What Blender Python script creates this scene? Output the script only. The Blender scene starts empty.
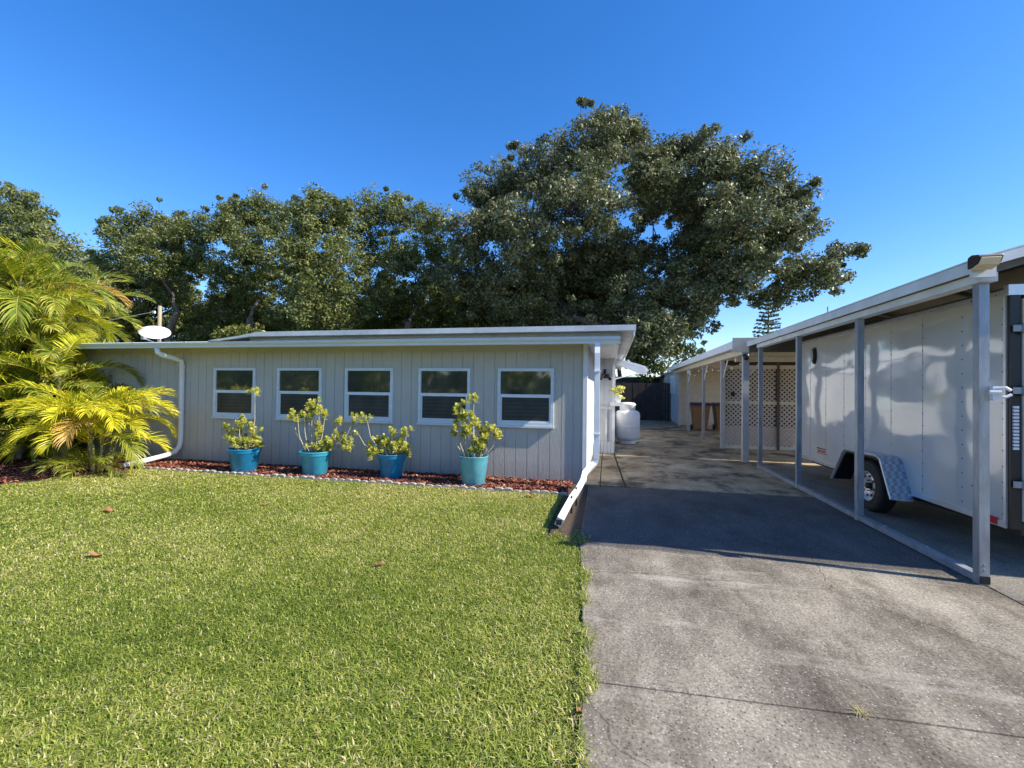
import bpy, bmesh, math, random
import numpy as np
from math import sin, cos, pi, radians, sqrt, atan2
from mathutils import Vector, Matrix, Euler
random.seed(7)
RS = np.random.RandomState(11)
C = bpy.context.scene.collection
scene = bpy.context.scene

# ------------------------------------------------------------------ camera
cam_data = bpy.data.cameras.new('camera')
cam = bpy.data.objects.new('camera', cam_data); C.objects.link(cam)
cam_r = Vector((0.97643925, 0.21543936, 0.01234016))
cam_u = Vector((-0.00928656, -0.01518037, 0.99984165))
cam_f = Vector((-0.21559257, 0.97639922, 0.01282202))
M = Matrix((cam_r, cam_u, -cam_f)).transposed().to_4x4()
M.translation = Vector((0, 0, 1.6))
cam.matrix_world = M
cam_data.sensor_width = 36.0
cam_data.lens = 36.0 * 449.4 / 1024
cam_data.clip_start = 0.05; cam_data.clip_end = 2000
scene.camera = cam
scene.render.resolution_x = 1024; scene.render.resolution_y = 768

def P(px, py, Y):
    """point at world depth Y seen along a measured direction (used to survey far trees)"""
    d = cam_f + cam_r * ((px - 512) / 449.4) - cam_u * ((py - 384) / 449.4)
    return Vector((0, 0, 1.6)) + d * (Y / d.y)

# ------------------------------------------------------------------ light
SUN = Vector((1, -0.118, 0.81)).normalized()
sun_el = math.asin(SUN.z)
world = bpy.data.worlds.new('World'); scene.world = world
world.use_nodes = True
wn = world.node_tree.nodes; wl = world.node_tree.links; wn.clear()
sky = wn.new('ShaderNodeTexSky'); sky.sky_type = 'NISHITA'; sky.sun_disc = False
sky.sun_elevation = sun_el; sky.sun_rotation = atan2(SUN.x, SUN.y)
sky.altitude = 0; sky.air_density = 1.0; sky.dust_density = 0.35; sky.ozone_density = 2.2
hs = wn.new('ShaderNodeHueSaturation'); hs.inputs['Saturation'].default_value = 1.36
hs.inputs['Value'].default_value = 1.0; hs.inputs['Hue'].default_value = 0.502
bg = wn.new('ShaderNodeBackground'); bg.inputs['Strength'].default_value = 0.148
wo = wn.new('ShaderNodeOutputWorld')
tn = wn.new('ShaderNodeMix'); tn.data_type = 'RGBA'; tn.blend_type = 'MULTIPLY'; tn.inputs[0].default_value = 1; tn.inputs[7].default_value = (0.93, 0.93, 1.08, 1)
wl.new(sky.outputs[0], hs.inputs['Color']); wl.new(hs.outputs[0], tn.inputs[6]); wl.new(tn.outputs[2], bg.inputs['Color']); wl.new(bg.outputs[0], wo.inputs[0])
sd = bpy.data.lights.new('sun', 'SUN'); sd.energy = 5.0; sd.angle = radians(0.53); sd.color = (1.0, 0.93, 0.79)
so = bpy.data.objects.new('sun', sd); C.objects.link(so)
so.rotation_euler = SUN.to_track_quat('Z', 'Y').to_euler(); so.location = (30, -3, 25)
scene.view_settings.view_transform = 'Standard'; scene.view_settings.look = 'None'
scene.view_settings.exposure = 0.7; scene.view_settings.gamma = 1.0; scene.view_settings.use_curve_mapping = False
scene.render.engine = 'CYCLES'
scene.cycles.max_bounces = 6; scene.cycles.transparent_max_bounces = 6

# ------------------------------------------------------------------ materials
def nt(name):
    m = bpy.data.materials.new(name); m.use_nodes = True
    n = m.node_tree.nodes; l = m.node_tree.links
    return m, n, l, n['Principled BSDF']
def coords(n, l, scale=(1, 1, 1)):
    tc = n.new('ShaderNodeTexCoord'); mp = n.new('ShaderNodeMapping'); mp.inputs['Scale'].default_value = scale
    l.new(tc.outputs['Object'], mp.inputs[0]); return mp.outputs[0]
def noise(n, l, vec, scale, detail=4, rough=0.6):
    t = n.new('ShaderNodeTexNoise'); t.inputs['Scale'].default_value = scale
    t.inputs['Detail'].default_value = detail; t.inputs['Roughness'].default_value = rough
    l.new(vec, t.inputs['Vector']); return t.outputs['Fac']
def ramp(n, l, fac, stops):
    r = n.new('ShaderNodeValToRGB'); e = r.color_ramp.elements
    while len(e) > 1: e.remove(e[-1])
    e[0].position = stops[0][0]; e[0].color = (*stops[0][1], 1)
    for p, c in stops[1:]:
        x = e.new(p); x.color = (*c, 1)
    l.new(fac, r.inputs[0]); return r.outputs[0]
def bump(n, l, h, strength, dist, b, prev=None):
    k = n.new('ShaderNodeBump'); k.inputs['Strength'].default_value = strength; k.inputs['Distance'].default_value = dist
    l.new(h, k.inputs['Height'])
    if prev is not None: l.new(prev, k.inputs['Normal'])
    l.new(k.outputs[0], b.inputs['Normal']); return k.outputs[0]
def mixc(n, l, fac, a, b, mode='MIX'):
    m = n.new('ShaderNodeMix'); m.data_type = 'RGBA'; m.blend_type = mode
    for s, v in ((m.inputs[0], fac), (m.inputs[6], a), (m.inputs[7], b)):
        if isinstance(v, (int, float)): s.default_value = v
        elif isinstance(v, tuple): s.default_value = (*v, 1)
        else: l.new(v, s)
    return m.outputs[2]
def simple(name, col, rough=0.5, metal=0.0, var=0.12, scale=6, bstr=0.0, bscale=60, spec=0.5, bdist=0.002, stretch=(1, 1, 1), coat=0):
    m, n, l, b = nt(name)
    v = coords(n, l, stretch)
    f = noise(n, l, v, scale)
    dk = tuple(c * (1 - var) for c in col); lt = tuple(min(1, c * (1 + var)) for c in col)
    l.new(ramp(n, l, f, [(0.3, dk), (0.7, lt)]), b.inputs['Base Color'])
    b.inputs['Roughness'].default_value = rough; b.inputs['Metallic'].default_value = metal
    b.inputs['Specular IOR Level'].default_value = spec
    b.inputs['Coat Weight'].default_value = coat
    if bstr: bump(n, l, noise(n, l, v, bscale, 3), bstr, bdist, b)
    return m

MT = {}
# painted grooved plywood siding: rough-sawn grain
def siding_mat(name, col, bs=0.9):
    m, n, l, b = nt(name)
    v = coords(n, l)
    big = noise(n, l, v, 1.1, 3)
    vs = coords(n, l, (1, 1, 0.12)); grain = noise(n, l, vs, 55, 4, 0.7)
    rag = noise(n, l, coords(n, l, (1, 1, 0.45)), 24, 5, 0.7)
    c = ramp(n, l, big, [(0.3, tuple(x * 0.9 for x in col)), (0.7, tuple(x * 1.06 for x in col))])
    c2 = mixc(n, l, 0.35, c, ramp(n, l, grain, [(0.35, tuple(x * 0.78 for x in col)), (0.6, col)]))
    # splash dirt close to the ground
    tc = n.new('ShaderNodeTexCoord'); sx = n.new('ShaderNodeSeparateXYZ'); l.new(tc.outputs['Object'], sx.inputs[0])
    mr = n.new('ShaderNodeMapRange'); l.new(sx.outputs[2], mr.inputs[0]); mr.inputs[1].default_value = 0.0; mr.inputs[2].default_value = 0.35
    mr.inputs[3].default_value = 0.75; mr.inputs[4].default_value = 0.0
    mm = n.new('ShaderNodeMath'); mm.operation = 'MULTIPLY'; l.new(mr.outputs[0], mm.inputs[0]); l.new(rag, mm.inputs[1])
    c3 = mixc(n, l, mm.outputs[0], c2, (0.16, 0.13, 0.11))
    l.new(c3, b.inputs['Base Color']); b.inputs['Roughness'].default_value = 0.72; b.inputs['Specular IOR Level'].default_value = 0.25
    p1 = bump(n, l, grain, bs * 0.5, 0.003, b)
    bump(n, l, rag, bs * 0.5, 0.006, b, p1)
    return m
MT['siding'] = siding_mat('blue_grey_siding', (0.52, 0.505, 0.455), 1.4)
MT['white_siding'] = siding_mat('white_siding', (0.66, 0.67, 0.68), 0.4)
MT['white'] = simple('white_paint', (0.76, 0.78, 0.80), 0.4, var=0.06, bstr=0.1)
MT['white_dirty'] = simple('weathered_white', (0.66, 0.67, 0.66), 0.5, var=0.14, scale=3, bstr=0.15)
MT['gutter'] = simple('white_gutter', (0.66, 0.72, 0.76), 0.35, var=0.08, scale=2, stretch=(.4, 4, 4))
MT['roof'] = simple('white_roof', (0.62, 0.63, 0.64), 0.5, var=0.2, scale=2.5)
MT['patio_post'] = simple('dull_post_paint', (0.42, 0.42, 0.43), 0.5, var=0.12)
MT['beige'] = simple('beige_paint', (0.64, 0.58, 0.47), 0.55, var=0.08)
MT['beige_lap'] = simple('tan_lap_siding', (0.52, 0.48, 0.40), 0.6, var=0.1)
MT['shed_side'] = simple('pale_shed_siding', (0.50, 0.53, 0.58), 0.6, var=0.1)
MT['galv'] = simple('galvanised_steel', (0.30, 0.33, 0.36), 0.45, 0.45, var=0.22, scale=14, bstr=0.1, stretch=(1, 1, 0.3))
MT['galv_base'] = simple('galvanised_rail', (0.24, 0.27, 0.31), 0.6, 0.25, var=0.25, scale=9)
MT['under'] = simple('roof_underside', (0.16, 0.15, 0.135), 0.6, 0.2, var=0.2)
MT['alu'] = simple('aluminium_trim', (0.66, 0.66, 0.66), 0.32, 0.6, var=0.1)
MT['black'] = simple('black_paint', (0.012, 0.012, 0.013), 0.4, var=0.2)
MT['rubber'] = simple('tyre_rubber', (0.016, 0.016, 0.017), 0.8, var=0.2, bstr=.3, bscale=90)
MT['bronze'] = simple('dark_bronze', (0.045, 0.028, 0.02), 0.4, 0.3)
MT['lens'] = simple('cream_lens', (0.72, 0.6, 0.38), 0.25)
MT['bin'] = simple('brown_bin_plastic', (0.24, 0.135, 0.06), 0.5)
MT['binlid'] = simple('navy_bin_lid', (0.015, 0.02, 0.09), 0.4)
MT['bark'] = simple('bark', (0.13, 0.105, 0.085), 0.9, var=0.35, scale=5, bstr=.8, bscale=18, bdist=.03, stretch=(1, 1, .4))
MT['bark_light'] = simple('grey_bark', (0.26, 0.23, 0.19), 0.9, var=0.3, scale=7, bstr=.5, bscale=20, bdist=.01)
MT['stem'] = simple('pale_stem', (0.42, 0.38, 0.28), 0.7, var=0.2, scale=25)
MT['palm_stem'] = simple('palm_stem', (0.20, 0.19, 0.07), 0.6, var=0.4, scale=9, stretch=(1, 1, 3))
MT['palm_trunk'] = simple('ringed_palm_trunk', (0.42, 0.43, 0.36), 0.7, var=0.3, scale=7, stretch=(.2, .2, 4))
MT['fence'] = simple('dark_fence_wood', (0.055, 0.035, 0.025), 0.85, var=0.3, scale=4, bstr=.4, stretch=(4, 1, .5))
MT['lattice'] = simple('tan_lattice', (0.56, 0.50, 0.44), 0.6, var=0.1)
MT['pole'] = simple('wood_pole', (0.34, 0.26, 0.18), 0.8, var=0.2, scale=8, stretch=(1, 1, .2))
MT['red'] = simple('red_reflector', (0.5, 0.02, 0.02), 0.25)
MT['tank'] = simple('tank_white', (0.74, 0.75, 0.78), 0.35, var=0.05, scale=4, bstr=.05)
MT['soil'] = simple('soil', (0.07, 0.045, 0.03), 0.95, var=0.4, scale=30, bstr=.6, bscale=60, bdist=.01)
MT['edging'] = simple('edging_concrete', (0.36, 0.32, 0.27), 0.9, var=0.3, scale=14, bstr=.6, bscale=90, bdist=.003)
MT['rim'] = simple('silver_wheel', (0.55, 0.56, 0.58), 0.35, 0.6)
MT['room'] = simple('dark_room', (0.03, 0.03, 0.03), 0.9)
MT['blind'] = simple('window_blind', (0.12, 0.125, 0.13), 0.8)

def pot_mat(name, col, z0):
    m, n, l, b = nt(name)
    v = coords(n, l); f = noise(n, l, v, 9, 4)
    l.new(ramp(n, l, f, [(0.25, tuple(c * .78 for c in col)), (0.55, col), (0.85, tuple(min(1, c * 1.15 + .01) for c in col))]), b.inputs['Base Color'])
    b.inputs['Roughness'].default_value = 0.38
    bump(n, l, noise(n, l, v, 45, 3), .15, .003, b)
    return m
MT['pot_a'] = pot_mat('blue_pot_glaze', (0.012, 0.23, 0.47), 0)
MT['pot_c'] = pot_mat('pale_turquoise_pot_glaze', (0.12, 0.42, 0.53), 0)
MT['pot_b'] = pot_mat('turquoise_pot_glaze', (0.04, 0.36, 0.55), 0)

def glass_mat():
    m, n, l, b = nt('window_glass')
    v = coords(n, l); f = noise(n, l, v, 1.2, 2)
    l.new(ramp(n, l, f, [(0.3, (0.025, 0.034, 0.024)), (0.7, (0.085, 0.098, 0.068))]), b.inputs['Base Color'])  # mottled green base colour paints reflected foliage into the upper panes
    b.inputs['Roughness'].default_value = 0.05; b.inputs['IOR'].default_value = 1.9
    b.inputs['Specular IOR Level'].default_value = 0.9
    bump(n, l, noise(n, l, v, 1.3, 1), .12, .03, b)
    return m
MT['glass'] = glass_mat()
def screen_mat():
    m, n, l, b = nt('screened_glass')
    v = coords(n, l); f = noise(n, l, v, 2.2, 2)
    wv = n.new('ShaderNodeTexWave'); wv.bands_direction = 'Z'; wv.inputs['Scale'].default_value = 4.5; wv.inputs['Distortion'].default_value = .4; l.new(v, wv.inputs['Vector'])
    c = ramp(n, l, f, [(0.3, (0.028, 0.032, 0.030)), (0.7, (0.060, 0.066, 0.063))])
    l.new(mixc(n, l, 0.5, c, mixc(n, l, 1.0, c, ramp(n, l, wv.outputs['Fac'], [(.2, (.7, .7, .7)), (.8, (1.3, 1.3, 1.3))]), 'MULTIPLY')), b.inputs['Base Color'])
    b.inputs['Roughness'].default_value = 0.3; b.inputs['Specular IOR Level'].default_value = 0.35
    return m
MT['screen'] = screen_mat()

def trailer_mat():
    m, n, l, b = nt('trailer_skin')
    v = coords(n, l, (1, 1, 1)); f = noise(n, l, v, 1.4, 3)
    l.new(ramp(n, l, f, [(0.3, (0.56, 0.54, 0.50)), (0.7, (0.63, 0.61, 0.565))]), b.inputs['Base Color'])
    b.inputs['Roughness'].default_value = 0.07; b.inputs['Specular IOR Level'].default_value = 0.65; b.inputs['IOR'].default_value = 1.55
    b.inputs['Metallic'].default_value = 0.12
    p = bump(n, l, noise(n, l, coords(n, l, (1, 1.0, 1.7)), 1.5, 1), .26, .04, b)
    bump(n, l, noise(n, l, v, 260, 2), .03, .001, b, p)
    return m
MT['trailer'] = trailer_mat()
def plate_mat():
    m, n, l, b = nt('diamond_plate')
    v = coords(n, l)
    b.inputs['Base Color'].default_value = (0.55, 0.58, 0.62, 1); b.inputs['Metallic'].default_value = 0.8; b.inputs['Roughness'].default_value = 0.35
    t = n.new('ShaderNodeTexChecker'); t.inputs['Scale'].default_value = 24; l.new(v, t.inputs['Vector'])
    l.new(mixc(n, l, t.outputs['Fac'], (0.38, 0.41, 0.46), (0.62, 0.65, 0.70)), b.inputs['Base Color'])
    bump(n, l, t.outputs['Fac'], .8, .006, b)
    return m
MT['plate'] = plate_mat()

def leaf_mat(name, stops, rough=0.45, trans=0.25, spec=0.4):
    m, n, l, b = nt(name)
    a = n.new('ShaderNodeAttribute'); a.attribute_name = 'tint'
    col = ramp(n, l, a.outputs['Fac'], stops)
    l.new(col, b.inputs['Base Color']); b.inputs['Roughness'].default_value = rough
    b.inputs['Specular IOR Level'].default_value = spec
    tr = n.new('ShaderNodeBsdfTranslucent'); mx = n.new('ShaderNodeMixShader'); mx.inputs[0].default_value = trans
    hsv = n.new('ShaderNodeHueSaturation'); hsv.inputs['Value'].default_value = 1.5; l.new(col, hsv.inputs['Color'])
    l.new(hsv.outputs[0], tr.inputs['Color'])
    out = n['Material Output']
    l.new(b.outputs[0], mx.inputs[1]); l.new(tr.outputs[0], mx.inputs[2]); l.new(mx.outputs[0], out.inputs[0])
    return m
MT['oak'] = leaf_mat('oak_leaves', [(0, (0.050, 0.064, 0.024)), (0.45, (0.125, 0.145, 0.056)), (0.85, (0.22, 0.225, 0.100)), (1, (0.30, 0.28, 0.18))], .46, .22, .45)  # palest greyish tints paint small glints into some of the leaves
MT['oak_olive'] = leaf_mat('olive_leaves', [(0, (0.062, 0.082, 0.020)), (0.5, (0.145, 0.175, 0.046)), (1, (0.26, 0.27, 0.095))], .46, .26)
MT['bright_leaf'] = leaf_mat('bright_leaves', [(0, (0.06, 0.09, 0.015)), (0.5, (0.15, 0.17, 0.035)), (1, (0.28, 0.26, 0.06))], .45, .22)
MT['shrub_leaf'] = leaf_mat('variegated_leaves', [(0, (0.14, 0.20, 0.018)), (0.35, (0.38, 0.42, 0.05)), (0.7, (0.68, 0.64, 0.15)), (1, (0.82, 0.77, 0.40))], .4, .34)
MT['palm_green'] = leaf_mat('palm_green_leaf', [(0, (0.04, 0.08, 0.008)), (0.5, (0.15, 0.21, 0.018)), (0.85, (0.36, 0.37, 0.045)), (1, (0.55, 0.45, 0.10))], .38, .28)
MT['palm_gold'] = leaf_mat('palm_gold_leaf', [(0, (0.12, 0.18, 0.010)), (0.4, (0.40, 0.43, 0.022)), (1, (0.84, 0.70, 0.040))], .4, .3)
MT['palm_orange'] = leaf_mat('palm_orange_leaf', [(0, (0.28, 0.17, 0.03)), (1, (0.66, 0.40, 0.10))], .5, .25)
MT['grass'] = leaf_mat('grass_blades', [(0, (0.085, 0.130, 0.014)), (0.4, (0.22, 0.285, 0.034)), (0.7, (0.40, 0.42, 0.085)), (0.9, (0.56, 0.49, 0.20)), (1, (0.66, 0.56, 0.32))], .45, .3, .4)
MT['mulch'] = leaf_mat('mulch_chips', [(0, (0.06, 0.018, 0.012)), (0.5, (0.24, 0.065, 0.042)), (0.85, (0.40, 0.16, 0.10)), (1, (0.55, 0.38, 0.27))], .85, 0.0, .2)
MT['dry_leaf'] = leaf_mat('dry_leaf', [(0, (0.20, 0.085, 0.040)), (1, (0.40, 0.20, 0.095))], .6, .2)

def lawn_mat():
    m, n, l, b = nt('lawn_soil')
    v = coords(n, l); f = noise(n, l, v, 18, 5); g = noise(n, l, v, 0.6, 3)
    c = ramp(n, l, f, [(0.3, (0.045, 0.055, 0.014)), (0.55, (0.10, 0.11, 0.028)), (0.75, (0.20, 0.17, 0.07))])
    c2 = ramp(n, l, g, [(0.35, (0.8, 0.9, 0.7)), (0.7, (1.1, 1.05, 1.0))])
    l.new(mixc(n, l, 1.0, c, c2, 'MULTIPLY'), b.inputs['Base Color']); b.inputs['Roughness'].default_value = 0.95
    bump(n, l, f, .7, .02, b)
    return m
MT['lawn'] = lawn_mat()

def concrete_mat(name, dark, mid, light, black_patches=0.0, speck=1.0, stain=0.0):
    m, n, l, b = nt(name)
    v = coords(n, l)
    big = noise(n, l, v, 0.55, 6, 0.62)
    mid_n = noise(n, l, coords(n, l, (1.0, .55, 1)), 2.3, 7, 0.68)
    fine = noise(n, l, v, 48, 5, 0.75)
    c = ramp(n, l, big, [(0.34, dark), (0.52, mid), (0.68, light)])
    c = mixc(n, l, 0.62, c, ramp(n, l, mid_n, [(0.30, tuple(x * .72 for x in dark)), (0.48, mid), (0.72, tuple(x * 1.12 for x in light))]))
    c = mixc(n, l, 0.55, c, ramp(n, l, fine, [(0.36, (0.30, 0.29, 0.28)), (0.50, (1, 1, 1)), (0.64, (1.7, 1.66, 1.6))]), 'MULTIPLY')
    # exposed shell aggregate: pale and dark specks
    vo = n.new('ShaderNodeTexVoronoi'); vo.inputs['Scale'].default_value = 55; l.new(v, vo.inputs['Vector'])
    sp = ramp(n, l, vo.outputs['Distance'], [(0.14, (1, 1, 1)), (0.32, (0, 0, 0))])
    keep = ramp(n, l, vo.outputs['Color'], [(0.50, (0, 0, 0)), (0.66, (1, 1, 1))])
    mk = mixc(n, l, 1.0, sp, keep, 'MULTIPLY')
    mul = n.new('ShaderNodeMath'); mul.operation = 'MULTIPLY'; mul.inputs[1].default_value = 0.75 * speck
    l.new(mk, mul.inputs[0])
    c = mixc(n, l, mul.outputs[0], c, (0.60, 0.57, 0.50))
    vo2 = n.new('ShaderNodeTexVoronoi'); vo2.inputs['Scale'].default_value = 36; l.new(coords(n, l, (1.1, .9, 1)), vo2.inputs['Vector'])
    sp2 = ramp(n, l, vo2.outputs['Distance'], [(0.10, (.8, .8, .8)), (0.26, (0, 0, 0))])
    c = mixc(n, l, sp2, c, tuple(x * .35 for x in dark))
    if stain:
        s1 = noise(n, l, coords(n, l, (1.0, .38, 1)), 1.6, 8, 0.74)
        c = mixc(n, l, ramp(n, l, s1, [(0.47, (0, 0, 0)), (0.60, (stain,) * 3)]), c, mixc(n, l, 1.0, c, (0.50, 0.47, 0.44), 'MULTIPLY'))
        s2 = noise(n, l, coords(n, l, (.35, 1.6, 1)), 1.2, 8, 0.75)
        c = mixc(n, l, ramp(n, l, s2, [(0.55, (0, 0, 0)), (0.66, (stain * .6,) * 3)]), c, (0.50, 0.45, 0.37))
        # hairline cracks
        wv = n.new('ShaderNodeTexVoronoi'); wv.feature = 'DISTANCE_TO_EDGE'; wv.inputs['Scale'].default_value = .42
        nz = n.new('ShaderNodeTexNoise'); nz.inputs['Scale'].default_value = 2.2; nz.inputs['Detail'].default_value = 6; l.new(v, nz.inputs['Vector'])
        ad = n.new('ShaderNodeMix'); ad.data_type = 'RGBA'; ad.blend_type = 'LINEAR_LIGHT'; ad.inputs[0].default_value = .22; l.new(v, ad.inputs[6]); l.new(nz.outputs['Color'], ad.inputs[7])
        l.new(ad.outputs[2], wv.inputs['Vector'])
        c = mixc(n, l, ramp(n, l, wv.outputs['Distance'], [(0.0, (.75, .75, .75)), (0.0035, (0, 0, 0))]), c, (0.06, 0.05, 0.04))
    if black_patches:
        bp = noise(n, l, coords(n, l, (.9, .75, 1)), 1.3, 8, 0.72)
        c = mixc(n, l, ramp(n, l, bp, [(0.5, (0, 0, 0)), (0.60, (black_patches,) * 3)]), c, (0.05, 0.045, 0.038))
    l.new(c, b.inputs['Base Color']); b.inputs['Roughness'].default_value = 0.88; b.inputs['Specular IOR Level'].default_value = 0.3
    p = bump(n, l, fine, .5, .006, b)
    bump(n, l, vo.outputs['Distance'], .35, .004, b, p)
    return m
MT['concrete'] = concrete_mat('old_concrete', (0.105, 0.090, 0.071), (0.228, 0.198, 0.154), (0.42, 0.367, 0.29), stain=.8)
MT['concrete_dark'] = concrete_mat('mildew_shade_concrete', (0.060, 0.054, 0.050), (0.092, 0.083, 0.077), (0.15, 0.135, 0.12), 0, .5)  # dark tone mixes mildew with carport shadow painted into the slab colour
MT['concrete_brown'] = concrete_mat('brown_concrete', (0.17, 0.125, 0.075), (0.38, 0.29, 0.175), (0.62, 0.50, 0.34), .9, .15)
MT['concrete_floor'] = concrete_mat('carport_concrete', (0.13, 0.12, 0.10), (0.20, 0.18, 0.15), (0.30, 0.27, 0.22), 0, .3)

# ------------------------------------------------------------------ helpers
def tag(o, label=None, cat=None, group=None, kind=None):
    if label: o['label'] = label
    if cat: o['category'] = cat
    if group: o['group'] = group
    if kind: o['kind'] = kind
    return o
def empty(name, loc, label, cat, group=None, rz=0):
    o = bpy.data.objects.new(name, None); C.objects.link(o); o.location = loc; o.rotation_euler = (0, 0, rz)
    o.empty_display_size = .2
    return tag(o, label, cat, group)
def wloc(o):
    v = Vector((0, 0, 0))
    while o is not None:
        v = v + Vector(o.location); o = o.parent
    return v
def obj(name, bm, mat, parent=None, smooth=False, bevel=0):
    """bmesh written in world coordinates -> one mesh object (origin moved to its parent's)"""
    if bevel:
        bmesh.ops.bevel(bm, geom=[e for e in bm.edges if len(e.link_faces) == 2 and e.calc_face_angle(0) > .6], offset=bevel, segments=2, affect='EDGES', profile=.6)
    me = bpy.data.meshes.new(name)
    if parent is not None:
        bmesh.ops.translate(bm, verts=bm.verts, vec=-wloc(parent))
    bm.normal_update(); bm.to_mesh(me); bm.free()
    o = bpy.data.objects.new(name, me); C.objects.link(o)
    if parent is not None: o.parent = parent
    for mm in (mat if isinstance(mat, (list, tuple)) else [mat]): me.materials.append(mm)
    if smooth:
        me.polygons.foreach_set('use_smooth', [True] * len(me.polygons))
    return o
def npmesh(name, V, F, mat, tint=None, parent=None, smooth=False):
    """V (n,3) world coordinates, F (m,k) faces of equal size"""
    V = np.asarray(V, dtype=np.float32)
    if parent is not None: V = V - np.array(wloc(parent), dtype=np.float32)
    F = np.asarray(F, dtype=np.int32)
    me = bpy.data.meshes.new(name); k = F.shape[1]
    me.vertices.add(len(V)); me.vertices.foreach_set('co', V.ravel())
    me.loops.add(F.size); me.loops.foreach_set('vertex_index', F.ravel())
    me.polygons.add(len(F)); me.polygons.foreach_set('loop_start', np.arange(len(F), dtype=np.int32) * k)
    me.update(calc_edges=True)
    if tint is not None:
        a = me.attributes.new('tint', 'FLOAT', 'POINT'); a.data.foreach_set('value', np.asarray(tint, dtype=np.float32))
    me.materials.append(mat)
    if smooth: me.polygons.foreach_set('use_smooth', [True] * len(F))
    o = bpy.data.objects.new(name, me); C.objects.link(o)
    if parent is not None: o.parent = parent
    return o
def box(bm, x0, x1, y0, y1, z0, z1, mi=0):
    v = [bm.verts.new((x, y, z)) for z in (z0, z1) for y in (y0, y1) for x in (x0, x1)]
    for f in ((0, 2, 3, 1), (4, 5, 7, 6), (0, 1, 5, 4), (2, 6, 7, 3), (0, 4, 6, 2), (1, 3, 7, 5)):
        fc = bm.faces.new([v[i] for i in f]); fc.material_index = mi
    return v
def prism(bm, pts, axis, a, b, mi=0):
    """polygon pts in the two other axes, extruded along axis (0/1/2) from a to b"""
    def mk(p, t):
        return {0: (t, p[0], p[1]), 1: (p[0], t, p[1]), 2: (p[0], p[1], t)}[axis]
    A = [bm.verts.new(mk(p, a)) for p in pts]; B = [bm.verts.new(mk(p, b)) for p in pts]
    f = [bm.faces.new(A), bm.faces.new(B[::-1])]
    n = len(pts)
    for i in range(n): f.append(bm.faces.new((A[i], B[i], B[(i + 1) % n], A[(i + 1) % n])))
    for x in f: x.material_index = mi
    bmesh.ops.recalc_face_normals(bm, faces=f)
def tube(bm, path, rad, seg=8, caps=True, sq=None):
    """swept tube; sq=(w,d) makes a rectangular section"""
    path = [Vector(p) for p in path]; n = len(path)
    R = rad if isinstance(rad, (list, tuple)) else [rad] * n
    rings = []; up = None
    for i, p in enumerate(path):
        t = (path[min(i + 1, n - 1)] - path[max(i - 1, 0)]).normalized()
        if up is None:
            ref = Vector((1, 0, 0)) if abs(t.x) < .8 else Vector((0, 1, 0))
            up = ref - t * ref.dot(t)
        else: up = up - t * up.dot(t)
        up.normalize(); sd_ = t.cross(up)
        ring = []
        if sq:
            for (a, b) in ((-1, -1), (1, -1), (1, 1), (-1, 1)):
                ring.append(bm.verts.new(p + up * (a * sq[0] / 2) + sd_ * (b * sq[1] / 2)))
        else:
            for k in range(seg):
                an = 2 * pi * k / seg
                ring.append(bm.verts.new(p + (up * cos(an) + sd_ * sin(an)) * R[i]))
        rings.append(ring)
    m = len(rings[0])
    for a, b in zip(rings, rings[1:]):
        for k in range(m): bm.faces.new((a[k], a[(k + 1) % m], b[(k + 1) % m], b[k]))
    if caps: bm.faces.new(rings[0][::-1]); bm.faces.new(rings[-1])
def lathe(bm, prof, c, seg=32, axis=2, caps=True):
    rings = []
    for r, z in prof:
        ring = []
        for k in range(seg):
            a = 2 * pi * k / seg
            q = (r * cos(a), r * sin(a), z) if axis == 2 else (z, r * cos(a), r * sin(a))
            ring.append(bm.verts.new(Vector(c) + Vector(q)))
        rings.append(ring)
    for a, b in zip(rings, rings[1:]):
        for k in range(seg): bm.faces.new((a[k], a[(k + 1) % seg], b[(k + 1) % seg], b[k]))
    if caps and prof[0][0] > 1e-4: bm.faces.new(rings[0][::-1])
    if caps and prof[-1][0] > 1e-4: bm.faces.new(rings[-1])
    bmesh.ops.recalc_face_normals(bm, faces=bm.faces[:])
NB = bmesh.new
def boxes(name, lst, mat, parent=None, bevel=0):
    bm = NB()
    for b in lst: box(bm, *b)
    return obj(name, bm, mat, parent, bevel=bevel)
def copy_tree(o, parent=None, loc=None):
    c = o.copy(); C.objects.link(c)
    if parent is not None: c.parent = parent
    if loc is not None: c.location = loc
    for ch in list(o.children): copy_tree(ch, c)
    return c

# ================================================================== SETTING
bm = NB(); S = 400
vs = [bm.verts.new(p) for p in ((-S, -S, -.04), (S, -S, -.04), (S, S, -.04), (-S, S, -.04))]; bm.faces.new(vs)
tag(obj('ground', bm, MT['lawn']), kind='structure')

def slab(bm, pts, z1=0.0, z0=-.12, mi=0): prism(bm, pts, 2, z0, z1, mi)
bm = NB()
slab(bm, [(-.12, -6), (3.09, -6), (3.09, 2.615), (1.5, 2.590), (-.13, 2.531)])
slab(bm, [(-.13, 2.541), (1.5, 2.600), (3.09, 2.627), (3.09, 4.76), (-.30, 4.74), (-.18, 3.2)])
slab(bm, [(-.31, 4.752), (3.09, 4.772), (3.09, 7.78), (-.36, 7.70)], mi=1)  # darker slab deepens the carport shadow; front seam follows the shadow edge
slab(bm, [(3.105, -6), (7.6, -6), (7.6, 4.30), (3.105, 4.30)])
slab(bm, [(3.105, 4.31), (7.6, 4.31), (7.6, 11.0), (3.105, 11.0)], mi=2)
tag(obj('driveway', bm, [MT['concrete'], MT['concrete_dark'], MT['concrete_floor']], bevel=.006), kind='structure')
bm = NB()
slab(bm, [(.275, 7.80), (3.09, 7.80), (3.09, 11.9), (.10, 11.9)])
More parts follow.
